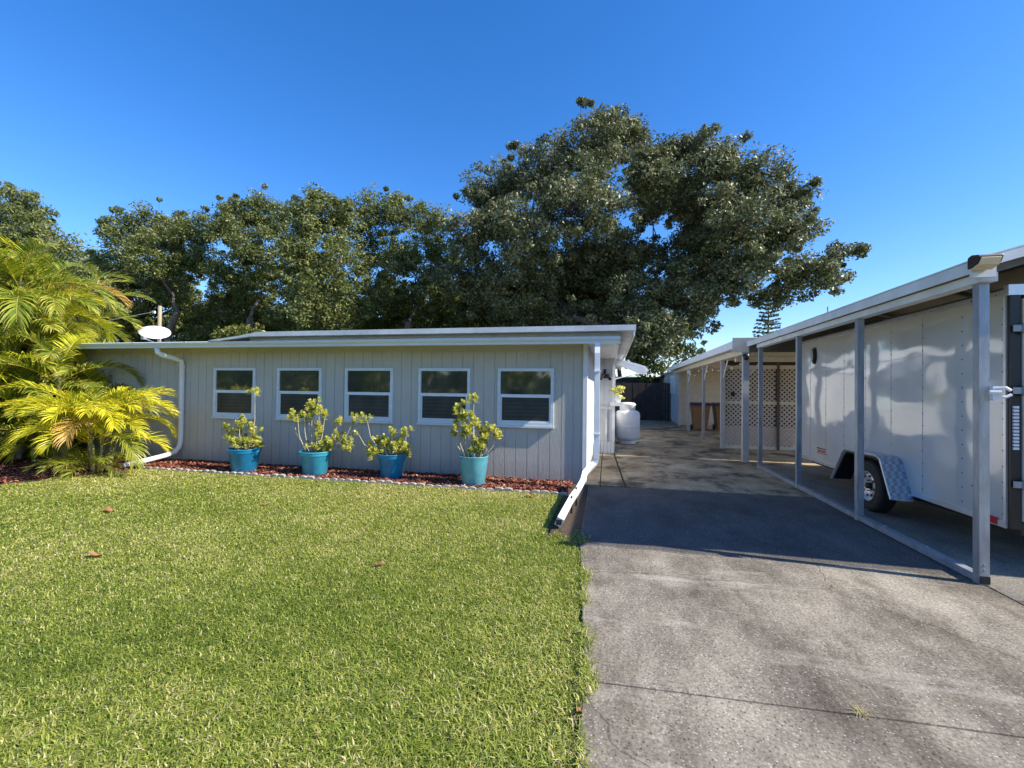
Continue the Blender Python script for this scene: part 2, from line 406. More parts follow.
slab(bm, [(-.16, 7.79), (.235, 7.80), (.065, 11.9), (-.2, 11.9)])
slab(bm, [(-.42, 7.79), (-.175, 7.79), (-.215, 11.9), (-.42, 11.9)])
slab(bm, [(-.42, 11.915), (9, 11.915), (9, 27), (-.42, 27)])
slab(bm, [(3.105, 11.01), (9, 11.01), (9, 11.90), (3.105, 11.90)])
tag(obj('patio', bm, MT['concrete_brown'], bevel=.006), kind='structure')
bm = NB()
slab(bm, [(-8.95, 6.97), (-.66, 6.97), (-.5, 7.92), (-14, 7.92), (-14, 5.0), (-10.2, 4.9), (-9.4, 5.35), (-8.9, 6.3)], z1=-.012, z0=-.1)
slab(bm, [(-.66, 5.0), (-.30, 4.7), (-.38, 7.80), (-.5, 7.90), (-.68, 7.0)], z1=-.010, z0=-.1)
tag(obj('flower_bed', bm, MT['soil']), kind='structure')

# mulch chips
def chips(n, sampler, size, z, zr):
    x, y = sampler(n); n = len(x)
    c = np.stack([x, y, z + RS.rand(n) * zr], 1)
    a = RS.rand(n) * 2 * pi; el = (RS.rand(n) - .5) * 1.1
    d = np.stack([np.cos(a) * np.cos(el), np.sin(a) * np.cos(el), np.sin(el)], 1)
    s = np.stack([-np.sin(a), np.cos(a), (RS.rand(n) - .5) * .9], 1)
    L = size * (.5 + RS.rand(n))[:, None]; W = L * (.22 + .3 * RS.rand(n))[:, None]
    V = np.stack([c - d * L - s * W, c + d * L - s * W * .7, c + d * L * .9 + s * W, c - d * L * .8 + s * W * .8], 1).reshape(-1, 3)
    F = np.arange(4 * n).reshape(n, 4)
    return V, F, np.repeat(RS.rand(n) ** 1.3, 4)
def bed(n):
    x1 = -9 + RS.rand(n) * 8.36; y1 = 6.99 + RS.rand(n) * .9
    x2 = -14 + RS.rand(n // 2) * 5.0; y2 = 5.1 + RS.rand(n // 2) * 2.8
    k = ~((x2 > -9.5) & (y2 < 5.6 + (x2 + 9.5) * 1.2))
    return np.concatenate([x1, x2[k]]), np.concatenate([y1, y2[k]])
V, F, T = chips(26000, bed, .026, -.008, .045)
tag(npmesh('mulch', V, F, MT['mulch'], T), 'red brown wood mulch chips covering the bed below the house wall', 'mulch', kind='stuff')

# grass
def grass(n):
    x = -15 + RS.rand(n) * 14.95; y = .9 + RS.rand(n) ** 1.25 * 6.1
    edge = -.125 - .045 * (y - 2) - .03 * np.clip(y - 3.0, 0, 5) + (RS.rand(n) - .5) * .13 + .035 * np.sin(y * 5.3) + .03 * np.sin(y * 13.1)
    k = (x < edge)
    k &= ~((x < -8.85) & (y > 6.35 + .1 * np.sin(x * 9))) & (y < 6.90 + .03 * RS.rand(n)) & ~((x < -9.35 + .12 * np.sin(y * 7)) & (y > 5.25 + .15 * np.sin(x * 4)))
    k &= ~((x > -.72) & (y > 4.95 + .12 * np.sin(x * 30) + .2 * RS.rand(n)))
    # thin worn spots
    wn_ = np.sin(x * 1.9 + 1.3 * np.sin(y * 1.7)) * np.sin(y * 2.3 + x)
    k &= RS.rand(n) > np.where(wn_ > .72, .15, 0)
    dist = np.sqrt(x ** 2 + y ** 2)
    k &= RS.rand(n) < np.clip(3.4 / dist, .30, 1)
    x, y, dist, wn_ = x[k], y[k], dist[k], wn_[k]; n = len(x)
    h = (.014 + .028 * RS.rand(n)) * (1 + .15 * np.sin(x * 2.1) * np.sin(y * 2.7)); w = (.0019 + .0019 * RS.rand(n)) * np.clip(dist / 4, 1, 2.6)
    a = RS.rand(n) * 2 * pi; lean = .35 + 1.5 * RS.rand(n)
    b = np.stack([x, y, np.where(x > -.125 - .055 * (y - 2), -.004, -.032) + .012 * RS.rand(n)], 1)
    d = np.stack([np.cos(a), np.sin(a), np.zeros(n)], 1)
    s = np.stack([-np.sin(a + .5 * (RS.rand(n) - .5)), np.cos(a), np.zeros(n)], 1) * w[:, None]
    up = np.array([0, 0, 1.0])
    m = b + d * (h * .35 * lean)[:, None] + up * (h * .75)[:, None]
    t = b + d * (h * 1.15 * lean)[:, None] + up * (h * (1.25 - .45 * lean))[:, None]
    V = np.stack([b - s, b + s, m + s * .9, m - s * .9, t + s * .15, t - s * .15], 1).reshape(-1, 3)
    i = np.arange(n)[:, None] * 6
    F = np.concatenate([i + np.array([0, 1, 2, 3]), i + np.array([3, 2, 4, 5])])
    patch = .5 + .25 * np.sin(x * 1.1 + 2 * np.sin(y * .8)) + .25 * np.sin(y * 2.2 + 1.5 * np.sin(x * 1.4 + 1))
    fine = .5 + .5 * np.sin(x * 9 + 3 * np.sin(y * 7)) * np.sin(y * 11 + 2 * np.sin(x * 6))
    tint = np.clip(.04 + .42 * RS.rand(n) + .20 * patch + .20 * fine + .16 * np.clip((y - 3) / 4, 0, 1) + np.where(RS.rand(n) > .86, .38, 0) + np.where(wn_ > .6, .07, 0), 0, 1)
    return V, F, np.repeat(tint, 6)
V, F, T = grass(1750000)
tag(npmesh('grass', V, F, MT['grass'], T), 'short yellow green lawn in front of the house', 'grass', kind='stuff')

# ================================================================== TREES
def leaves(centers, rad, per, size, flat=.75, up=.35):
    """leaf faces scattered through clumps; centers (k,3), rad (k,)"""
    k = len(centers); n = k * per
    c = np.repeat(centers, per, 0); r = np.repeat(rad, per)
    d = RS.normal(size=(n, 3)); d /= np.linalg.norm(d, axis=1)[:, None]
    rr = RS.rand(n) ** .45
    p = c + d * (r * rr)[:, None] * np.array([1, 1, flat])
    nr = d * .6 + RS.normal(size=(n, 3)) * .6; nr[:, 2] += up; nr /= np.linalg.norm(nr, axis=1)[:, None]
    ax = RS.normal(size=(n, 3)); a = np.cross(nr, ax); a /= np.linalg.norm(a, axis=1)[:, None]; b = np.cross(nr, a)
    s = (size * (.6 + .8 * RS.rand(n)))[:, None]
    V = np.stack([p - a * s, p - b * s * .42, p + a * s, p + b * s * .42], 1).reshape(-1, 3)
    F = np.arange(4 * n).reshape(n, 4)
    t = np.repeat(np.clip(RS.normal(.47, .30, n) + np.repeat(RS.normal(0, .13, k), per), 0, 1), 4)
    return V, F, t
def limb(bm, a, b, r0, r1, wob=.08, seg=6, n=5):
    a, b = Vector(a), Vector(b); L = (b - a).length; pts = []
    for i in range(n + 1):
        t = i / n; p = a.lerp(b, t); w = wob * L * sin(pi * t)
        pts.append(p + Vector((random.uniform(-w, w), random.uniform(-w, w), random.uniform(-w, w) + w * .8)))
    tube(bm, pts, [r0 + (r1 - r0) * i / n for i in range(n + 1)], seg, caps=False)
    return pts
def tree(name, label, base, lobes, mat, trunk_r, fork, per=60, dens=1.0, size=.13, clump=(.45, .95), cat='tree', group=None, barkm='bark', shell=.5, keep_low=None, twigs=True):
    """lobes: (centre Vector, radius). Trunk from base to fork, one limb per lobe, twigs to clumps"""
    root = empty(name, base, label, cat, group)
    bm = NB(); base = Vector(base); fork = Vector(fork)
    limb(bm, base, fork, trunk_r * 1.25, trunk_r * .8, .03, 9, 5)
    cs = []; rs = []; nodes = [(fork, trunk_r * .55, 0)]
    for c, r in sorted(lobes, key=lambda q: (Vector(q[0]) - fork).length):
        c = Vector(c); nd = min(nodes, key=lambda q: (q[0] - c).length * 1.0 + .35 * q[2])
        pts = limb(bm, nd[0], c, nd[1] * .8, max(nd[1] * .35, trunk_r * .06), .10, 6, 6)
        nodes.append((c, max(nd[1] * .55, trunk_r * .08), nd[2] + 1))
        n = max(6, int(9 * dens * r * r))
        for i in range(n):
            d = Vector((random.gauss(0, 1), random.gauss(0, 1), random.gauss(0, 1))).normalized()
            q = c + Vector((d.x, d.y, d.z * .85)) * (r * random.random() ** shell)
            cr = random.uniform(*clump) * min(1.0, .55 + r * .25)
            if i % 5 == 0: q = c + Vector((d.x, d.y, d.z * .9)) * r * random.uniform(.98, 1.16); cr *= .5
            cs.append(q); rs.append(cr)
            if twigs and i % 3 == 0:
                limb(bm, pts[random.choice((3, 4, 5, 6))], q, trunk_r * .055, trunk_r * .02, .12, 4, 3)
    obj('trunk', bm, MT[barkm], root, smooth=True)
    V, F, t = leaves(np.array([tuple(c) for c in cs]), np.array(rs), per, size)
    npmesh('crown', V, F, MT[mat], t, root)
    return root
def LB(lst, Y, f=449.4):
    """survey list (px, py, radius_px, depth offset) -> lobes in metres at depth Y"""
    out = []
    for px, py, r, dy in lst:
        q = P(px, py, Y + dy); out.append((q, r * ((q - Vector((0, 0, 1.6))).dot(cam_f)) / f))
    return out
big = [(592, 148, 40, 0), (628, 138, 30, 2), (540, 175, 38, -1), (492, 192, 34, 1), (478, 232, 34, -2), (530, 232, 44, -3), (590, 200, 46, -3), (470, 282, 34, 1), (515, 285, 42, 0), (565, 268, 46, 3),
       (610, 255, 42, 3), (640, 190, 20, 0), (682, 158, 30, 1), (715, 165, 34, -1), (752, 182, 32, 0), (788, 200, 27, 1), (735, 215, 36, -2), (785, 228, 30, -1), (705, 265, 32, 2), (750, 262, 34, -1), (668, 295, 40, 1),
       (795, 275, 28, 0), (770, 298, 18, 1), (822, 268, 19, -1), (842, 254, 13, 0), (858, 250, 7, 0), (836, 283, 12, 0), (610, 315, 44, 1), (560, 318, 30, 5), (652, 335, 30, -2), (700, 305, 26, 0), (725, 290, 18, 0), (655, 250, 16, 3), (500, 322, 18, 3), (668, 192, 26, 1), (700, 200, 30, 2), (690, 232, 22, 3), (655, 165, 18, 3), (725, 240, 30, 3), (650, 215, 18, 4), (690, 212, 20, 4), (655, 160, 20, -1), (662, 182, 20, -2), (640, 170, 20, -2), (700, 238, 18, 1), (672, 262, 18, 2), (765, 240, 26, 2), (535, 310, 36, 2), (590, 290, 36, 5), (625, 275, 34, 5)]
tree('oak_tree', 'largest oak with wide spreading dark crown, rising behind the right half of the house', (P(600, 380, 30).x, 30, 0), LB(big, 30), 'oak', .62, P(606, 330, 30), per=135, dens=1.3, size=.115, shell=.62, clump=(.5, 1.0))
row = 'oak trees in a row behind the house'
tree('oak_tree', 'leftmost dark oak of the row, above the satellite dish', (P(150, 380, 31).x, 31, 0),
     LB([(128, 236, 26, 0), (108, 228, 12, 0), (158, 225, 26, 1), (188, 232, 24, 0), (120, 268, 24, 2), (155, 262, 32, -1), (195, 262, 26, 1), (100, 300, 26, 2), (128, 310, 26, 3), (140, 290, 26, 4), (92, 265, 18, 2), (180, 265, 22, 4), (222, 222, 20, 0), (170, 292, 18, 2), (118, 335, 18, 4)], 31), 'oak_olive', .30, P(178, 312, 31), per=100, dens=1.35, size=.115, group=row)
tree('oak_tree', 'rounded oak with a thin bare loop of branch at its top, second in the row', (P(248, 380, 32).x, 32, 0),
     LB([(240, 222, 26, 0), (235, 205, 10, 0), (272, 210, 24, 1), (250, 250, 32, -1), (225, 275, 22, 0), (268, 280, 26, 1), (245, 305, 20, 3), (290, 240, 24, 2), (218, 300, 12, 4)], 32), 'oak_olive', .32, P(250, 318, 32), per=100, dens=1.35, size=.115, group=row)
tree('oak_tree', 'bushy olive green oak standing forward in the middle of the row', (P(322, 380, 29).x, 29, 0),
     LB([(320, 200, 18, 0), (318, 225, 30, 0), (345, 215, 20, 1), (300, 265, 28, -1), (335, 262, 32, 0), (315, 300, 34, -1), (350, 300, 24, 1), (290, 315, 20, 2), (340, 322, 20, 0)], 29), 'oak_olive', .30, P(322, 330, 29), per=110, dens=1.45, size=.115, group=row)
tree('oak_tree', 'dark oak at the right end of the row, touching the largest oak', (P(405, 380, 33).x, 33, 0),
     LB([(375, 212, 24, 0), (400, 215, 24, 1), (430, 228, 24, 0), (372, 250, 28, 1), (410, 262, 34, 0), (445, 262, 24, 1), (385, 300, 30, 2), (425, 305, 28, 3), (365, 322, 18, 3), (452, 300, 18, 3)], 33), 'oak_olive', .34, P(408, 322, 33), per=100, dens=1.35, size=.115, group=row)
tree('leafy_tree', 'olive green tree at the left edge rising above the tall palm', (P(15, 380, 13).x, 13, 0),
     LB([(-10, 215, 40, 0), (20, 205, 22, 0), (38, 232, 24, 0), (62, 258, 26, 0), (35, 262, 34, 1), (10, 260, 40, 1), (82, 285, 22, 0), (108, 305, 16, 0), (60, 295, 28, 1), (45, 300, 30, 1), (-40, 260, 40, 1), (95, 300, 10, 0), (0, 320, 30, 1)], 13), 'oak_olive', .2, P(18, 330, 13), per=80, dens=5.0, size=.06, clump=(.3, .55))
shr = 'shrubby trees behind the back fence'
tree('small_tree', 'light olive tree with yellowish leaves directly above the dark back fence', (P(662, 385, 29.5).x, 29.5, 0),
     LB([(640, 345, 16, 0), (668, 335, 20, 0), (692, 325, 18, 1), (655, 368, 16, 0), (685, 350, 18, 0), (635, 362, 14, 1)], 29.5), 'bright_leaf', .14, P(662, 372, 29.5), per=50, dens=1.6, size=.13, group=shr)
tree('small_tree', 'small yellow leaved shrub just above the left part of the house roof', (P(232, 385, 24).x, 24, 0),
     LB([(232, 333, 10, 0), (246, 330, 9, 0), (222, 338, 8, 0)], 24), 'bright_leaf', .08, P(234, 345, 24), per=40, dens=3.2, size=.11, group=shr)
# understorey that closes the view below the crowns
for (px, r, Y, lab) in ((500, 30, 36, 'dark undergrowth tree low behind the house roof, left of the largest trunk'), (585, 36, 38, 'dark undergrowth tree half hidden behind the largest oak trunk'), (395, 26, 39, 'dark undergrowth tree low behind the right end of the oak row'), (250, 30, 37, 'dark undergrowth tree low behind the second oak of the row'), (185, 28, 38, 'dark undergrowth tree low between the first and second oaks of the row'), (320, 28, 38, 'dark undergrowth tree low behind the middle of the oak row'), (450, 28, 38, 'dark undergrowth tree low behind the gap left of the largest oak'), (620, 26, 33, 'dark low tree behind the gap between house and back fence'), (105, 26, 37, 'dark undergrowth tree low behind the far left end of the roof')):
    tree('small_tree', lab, (P(px, 385, Y).x, Y, 0), LB([(px, 315, r, 0), (px - r, 330, r * .9, 0), (px + r, 328, r * .9, 1), (px - r * .4, 290, r * .7, 1), (px - r * 1.7, 345, r * .6, 1), (px + r * 1.7, 344, r * .6, 0)], Y), 'oak_olive', .16, P(px, 360, Y), per=90, dens=1.6, size=.15, group='undergrowth trees behind the house')

# norfolk pine
root = empty('conifer_tree', (P(768, 380, 48).x, 48, 0), 'small dark conifer with tiered branches, peeking over the carport roof', 'conifer')
bx = root.location; top = P(768, 292, 48).z
bm = NB(); tube(bm, [(bx.x, bx.y, 0), (bx.x, bx.y, top)], [.2, .03], 7); obj('trunk', bm, MT['bark'], root)
cs = []
for i in range(22):
    z = top - .2 - i * .38; rr = .12 + i * .115
    for k in range(int(8 + i)):
        a = random.random() * 2 * pi
        for s_ in (.35, .7, 1):
            cs.append((bx.x + cos(a) * rr * s_, bx.y + sin(a) * rr * s_, z + .18 * s_))
V, F, t = leaves(np.array(cs), np.full(len(cs), .16), 9, .10, .4); npmesh('crown', V, F, MT['oak'], t * .6, root)

# trees across the street: seen only mirrored in the window panes
for i, (x, y, r) in enumerate(((-17, -13, 3.4), (-9, -17, 3.0), (-27, -16, 4.2))):
    tree('street_tree', ('rounded green tree across the street facing the left windows', 'rounded green tree across the street facing the right windows', 'widest green tree at the far end of the street')[i], (x, y, 0),
         [(Vector((x, y, 4.2)), r), (Vector((x + 1.6, y, 2.8)), r * .7), (Vector((x - 1.8, y + .5, 3.1)), r * .7)], 'bright_leaf', .25, (x, y, 2.2), per=40, dens=.55, size=.24, clump=(.7, 1.1), group='trees across the street')

hd = empty('hedge', (-14, -19, 0), 'long clipped hedge across the street behind the viewer', 'hedge')
cs = np.stack([-55 + 85 * RS.rand(900), -20 + 1.6 * RS.rand(900), .4 + 3.4 * RS.rand(900)], 1)
V, F, t = leaves(cs, np.full(900, .8), 26, .28); npmesh('foliage', V, F, MT['bright_leaf'], t, hd)
bm = NB(); tube(bm, [(-14, -19, 0), (-14, -19, 3)], [.15, .08], 7); obj('trunk', bm, MT['bark'], hd)

# ================================================================== HOUSE
YW = 7.89
house = empty('house', (-6, YW, 0), 'low single storey blue grey house with flat white roof and five windows', 'house')
WX0, WSP, WW, WT, WB = -7.6419, 1.5372, 1.0164, 1.9845, .964
wins = [(WX0 + i * WSP) for i in range(5)]
def groove_wall(name, x0, x1, z0, z1, Y, mat, pitch=.2032, depth=.009, g=.011, holes=()):
    bm = NB(); xs = []; x = x1
    while x > x0 + .01:
        xs.append((max(x - pitch, x0), x)); x -= pitch
    for a, b in xs:
        spans = [(z0, z1)]
        box(bm, a + g, b, Y, Y + .018, z0, z1)
    box(bm, x0, x1, Y + depth, Y + .1, z0, z1)
    return bm
bm = groove_wall('wall', -12.4, -.445, -.05, 2.45, YW, None)
obj('wall', bm, MT['siding'], house)
# other walls of the front wing and of the back wing
def side_wall(X, y0, y1, z0, z1, mat, name='side_wall'):
    bm = NB(); box(bm, X - .10, X - .012, y0, y1, z0, z1); y = y0
    while y < y1 - .05:
        box(bm, X - .013, X, y + .012, min(y + .2032, y1), z0, z1); y += .2032
    return obj(name, bm, mat, house)
side_wall(-.43, YW + .10, 11.88, -.05, 2.46, MT['white_siding'])
side_wall(.09, 12.0, 19.5, .0, 2.46, MT['white_siding'])
bm = NB()
x = -.44
while x < .085:
    box(bm, x + .008, min(x + .13, .09), 11.90, 11.915, .28, 2.46); x += .13
box(bm, -.44, .09, 11.912, 11.99, .0, 2.46)
obj('screen_room_wall', bm, MT['white_siding'], house)
bm = NB(); x = -.44
while x < .09:
    box(bm, x + .006, min(x + .085, .10), 11.86, 11.885, .0, .29); x += .088
obj('wall_skirt', bm, MT['white'], house)
boxes('back_wall', [(-12.4, .08, 19.4, 19.5, 0, 2.46)], MT['white_siding'], house)
boxes('side_wall', [(-12.4, -12.3, YW + .11, 19.39, 0, 2.46)], MT['siding'], house)
boxes('corner_trim', [(-.475, -.425, YW - .037, YW - .002, -.03, 2.44), (-.427, -.405, YW - .037, YW + .09, -.03, 2.44)], MT['white'], house)
boxes('corner_post', [(.03, .10, 11.84, 11.895, .30, 2.46)], MT['white'], house, .004)
boxes('wall_ledge', [(-.02, .29, 11.72, 11.99, 1.22, 1.31)], MT['white'], house, .006)
boxes('wall_rail', [(-.43, .03, 11.84, 11.896, 1.12, 1.2), (-.14, -.09, 11.85, 11.896, .3, 1.12)], MT['white_dirty'], house, .004)
boxes('frieze_board', [(-12.3, -.515, YW - .022, YW - .002, 2.30, 2.44)], MT['siding'], house)

# windows
for i, cx in enumerate(wins):
    x0, x1 = cx - WW / 2, cx + WW / 2; t = .052
    mz = 1.492
    f = boxes('window', [(x0, x0 + t, YW - .034, YW - .001, WB, WT), (x1 - t, x1, YW - .034, YW - .001, WB, WT),
                         (x0 + t, x1 - t, YW - .034, YW - .001, WT - t, WT), (x0 + t, x1 - t, YW - .038, YW - .001, WB, WB + t * 1.05)], MT['gutter'], house, .004)
    boxes('meeting_rail', [(x0 + t + .001, x1 - t - .001, YW - .03, YW - .004, mz - .028, mz + .028)], MT['white'], f, .004)
    boxes('lower_sash', [(x0 + t + .002, x0 + t + .028, YW - .024, YW - .006, WB + t + .003, mz - .03), (x1 - t - .028, x1 - t - .002, YW - .024, YW - .006, WB + t + .003, mz - .03),
                         (x0 + t + .03, x1 - t - .03, YW - .024, YW - .006, WB + t + .003, WB + t + .035)], MT['gutter'], f)
    boxes('pane', [(x0 + t + .001, x1 - t - .001, YW - .012, YW - .004, mz + .03, WT - t - .001)], MT['glass'], f)
    boxes('pane', [(x0 + t + .03, x1 - t - .03, YW - .010, YW - .003, WB + t + .036, mz - .031)], MT['screen'], f)
    boxes('window_sill', [(x0 - .01, x1 + .01, YW - .055, YW - .002, WB - .035, WB - .002)], MT['gutter'], f, .004)

# roof: lower deck plus the raised insulated panel roof whose left end slopes down
bm = NB()
box(bm, -12.9, .12, 7.45, 19.8, 2.425, 2.475)
prism(bm, [(-7.45, 2.477), (-6.75, 2.555), (.37, 2.555), (.37, 2.645), (-6.55, 2.64), (-7.0, 2.57), (-7.7, 2.49)], 1, 7.27, 19.9)
rf = obj('roof', bm, MT['roof'], house)
boxes('soffit', [(-12.6, .10, 7.46, YW - .003, 2.40, 2.423)], MT['beige'], house)
boxes('roof_soffit', [(-6.9, .10, 7.452, 7.475, 2.477, 2.553), (.02, .12, 7.476, 19.0, 2.477, 2.553)], MT['beige'], house)
boxes('fascia_board', [(.085, .12, 7.46, 12.5, 2.35, 2.423)], MT['white'], house)
boxes('rake_fascia', [(.335, .358, 7.28, 19.85, 2.47, 2.553)], MT['white'], house)
bm = NB()   # ogee gutter profile in (y,z)
prism(bm, [(y_ + .315, z_ + .022) for y_, z_ in ((7.125, 2.44), (7.005, 2.44), (6.995, 2.452), (6.985, 2.44), (7.0, 2.405), (7.03, 2.375), (7.035, 2.34), (7.125, 2.34))], 0, -11.3, .135)
for x in (-9.6, -8.3, -6.2, -4.1, -1.9, -.3):
    box(bm, x, x + .035, 7.297, 7.43, 2.468, 2.476)
obj('gutter', bm, MT['gutter'], house)
# downspouts
def spout(name, pts, sq, mat, parent, straps=()):
    bm = NB(); tube(bm, pts, 1, sq=sq)
    for p in straps: box(bm, p[0] - sq[0] / 2 - .008, p[0] + sq[0] / 2 + .008, p[1] - sq[1] / 2 - .008, p[1] + sq[1] / 2 + .008, p[2], p[2] + .025)
    return obj(name, bm, mat, parent, bevel=.006)
ds = spout('downspout', [(-.22, 7.38, 2.36), (-.22, 7.32, 2.2), (-.22, 7.30, .52), (-.25, 7.29, .44), (-.33, 7.22, .37), (-.40, 7.05, .30), (-.415, 6.85, .22), (-.455, 6.45, .175), (-.505, 6.05, .15), (-.545, 5.6, .105), (-.575, 5.22, .075)], (.082, .10), MT['white'], house, [(-.22, 7.30, 1.9), (-.22, 7.30, .9)])
boxes('spout_stake', [(-.475, -.452, 6.34, 6.36, -.03, .25), (-.56, -.53, 6.34, 6.36, .225, .25)], MT['black'], ds)
boxes('spout_stake', [(-.505, -.482, 5.94, 5.96, -.03, .22), (-.59, -.56, 5.94, 5.96, .195, .22)], MT['black'], ds)
bm = NB(); box(bm, -.608, -.542, 5.205, 5.214, .045, .105)
obj('spout_opening', bm, MT['room'], ds)
bm = NB(); path = [(-9.05, 7.38, 2.36), (-9.05, 7.39, 2.28), (-9.0, 7.46, 2.22), (-8.96, 7.62, 2.19), (-8.9, 7.78, 2.13), (-8.93, 7.83, 2.03), (-8.93, 7.83, .42), (-8.93, 7.80, .30), (-8.95, 7.72, .20), (-9.0, 7.55, .15), (-9.05, 7.2, .10), (-9.1, 6.82, .055)]
tube(bm, path, .05, 12)
for z in (2.0, 1.1): lathe(bm, [(.056, z), (.056, z + .04)], (-8.93, 7.83, 0), 16)
dl = obj('downspout', bm, MT['white'], house, smooth=True)
# wall light, seen side on beside the screen room
bm = NB(); box(bm, -.25, -.06, 11.78, 11.895, 1.93, 2.03); box(bm, -.2, -.13, 11.86, 11.895, 2.05, 2.16); tube(bm, [(-.20, 11.8, 2.0), (-.26, 11.62, 1.9)], .04, 8); tube(bm, [(-.10, 11.8, 2.0), (-.03, 11.62, 1.9)], .04, 8)
obj('wall_lamp', bm, MT['black'], house)
# side awning
bm = NB(); A = [(0.095, 2.47), (.62, 2.34), (.88, 2.26), (.96, 2.16), (.92, 2.12), (.84, 2.21), (.60, 2.29), (.095, 2.42)]
prism(bm, [(a, z) for a, z in A], 1, 12.25, 14.6)
prism(bm, [(.10, 2.41), (.60, 2.28), (.84, 2.20), (.93, 2.12), (.88, 2.04), (.70, 2.06), (.10, 2.34)], 1, 12.235, 12.249)
aw = obj('awning', bm, MT['white'], house)
bm = NB(); tube(bm, [(.10, 12.22, 1.92), (.72, 12.22, 2.07)], .013, 6); obj('strut', bm, MT['white'], aw)
boxes('side_window', [(.092, .12, 12.5, 14.2, 1.2, 2.05)], MT['gutter'], house)

# croton in a white pot on the ledge
r_ = empty('potted_plant', (.17, 11.88, 1.31), 'small yellow leaved plant in white pot on the wall ledge above the propane tank', 'potted plant')
bm = NB(); lathe(bm, [(.07, 1.31), (.10, 1.47), (.105, 1.49), (.09, 1.49), (.085, 1.46), (.001, 1.46)], (.17, 11.88, 0), 20); obj('pot', bm, MT['white'], r_, smooth=True)
cs = [(.17 + random.gauss(0, .07), 11.88 + random.gauss(0, .07), 1.60 + random.gauss(0, .06)) for _ in range(16)]
V, F, t = leaves(np.array(cs), np.full(16, .09), 16, .045); npmesh('foliage', V, F, MT['shrub_leaf'], np.clip(t + .1, 0, 1), r_)

# ================================================================== POTTED SHRUBS
def rosette(base, dirv, n, L, rnd):
    """n long oval leaves around a tip; each leaf is four faces bent along its midrib"""
    V = []; F = []; T = []
    d = dirv.normalized(); a0 = d.orthogonal().normalized(); b0 = d.cross(a0)
    for i in range(n):
        an = 2.4 * i + rnd.uniform(-.3, .3); tilt = .15 + 1.15 * (1 - i / n) + rnd.uniform(-.15, .15)
        out = (a0 * cos(an) + b0 * sin(an)); ax = out * sin(tilt) + d * cos(tilt)
        sd_ = ax.cross(out if abs(ax.dot(out)) < .95 else d).normalized(); l_ = L * rnd.uniform(.7, 1.15); w = l_ * .27
        p0 = base - d * (.012 * (n - i) / n * 3); dr = Vector((0, 0, -1))
        p1 = p0 + ax * l_ * .45; p2 = p0 + ax * l_ * .8 + dr * l_ * .06; p3 = p0 + ax * l_ + dr * l_ * .16
        nn = ax.cross(sd_).normalized() * w * .18
        k = len(V)
        V += [p0, p1 - sd_ * w + nn, p1, p1 + sd_ * w + nn, p2 - sd_ * w * .85 + nn, p2, p2 + sd_ * w * .85 + nn, p3]
        F += [(k, k + 1, k + 2, k + 2), (k, k + 2, k + 3, k + 3), (k + 1, k + 4, k + 5, k + 2), (k + 2, k + 5, k + 6, k + 3), (k + 4, k + 7, k + 5, k + 5), (k + 5, k + 7, k + 6, k + 6)]
        t = min(1, max(0, rnd.gauss(.60, .26))); T += [t, min(1, t + .15), max(0, t - .3), min(1, t + .15), min(1, t + .15), max(0, t - .25), min(1, t + .15), t]
    return V, F, T
def bmleaf(name, V, F, T, mat, parent):
    me = bpy.data.meshes.new(name); o0 = wloc(parent)
    me.from_pydata([tuple(Vector(v) - o0) for v in V], [], [tuple(dict.fromkeys(f)) for f in F])
    a = me.attributes.new('tint', 'FLOAT', 'POINT'); a.data.foreach_set('value', T)
    me.materials.append(mat); o = bpy.data.objects.new(name, me); C.objects.link(o); o.parent = parent
    return o
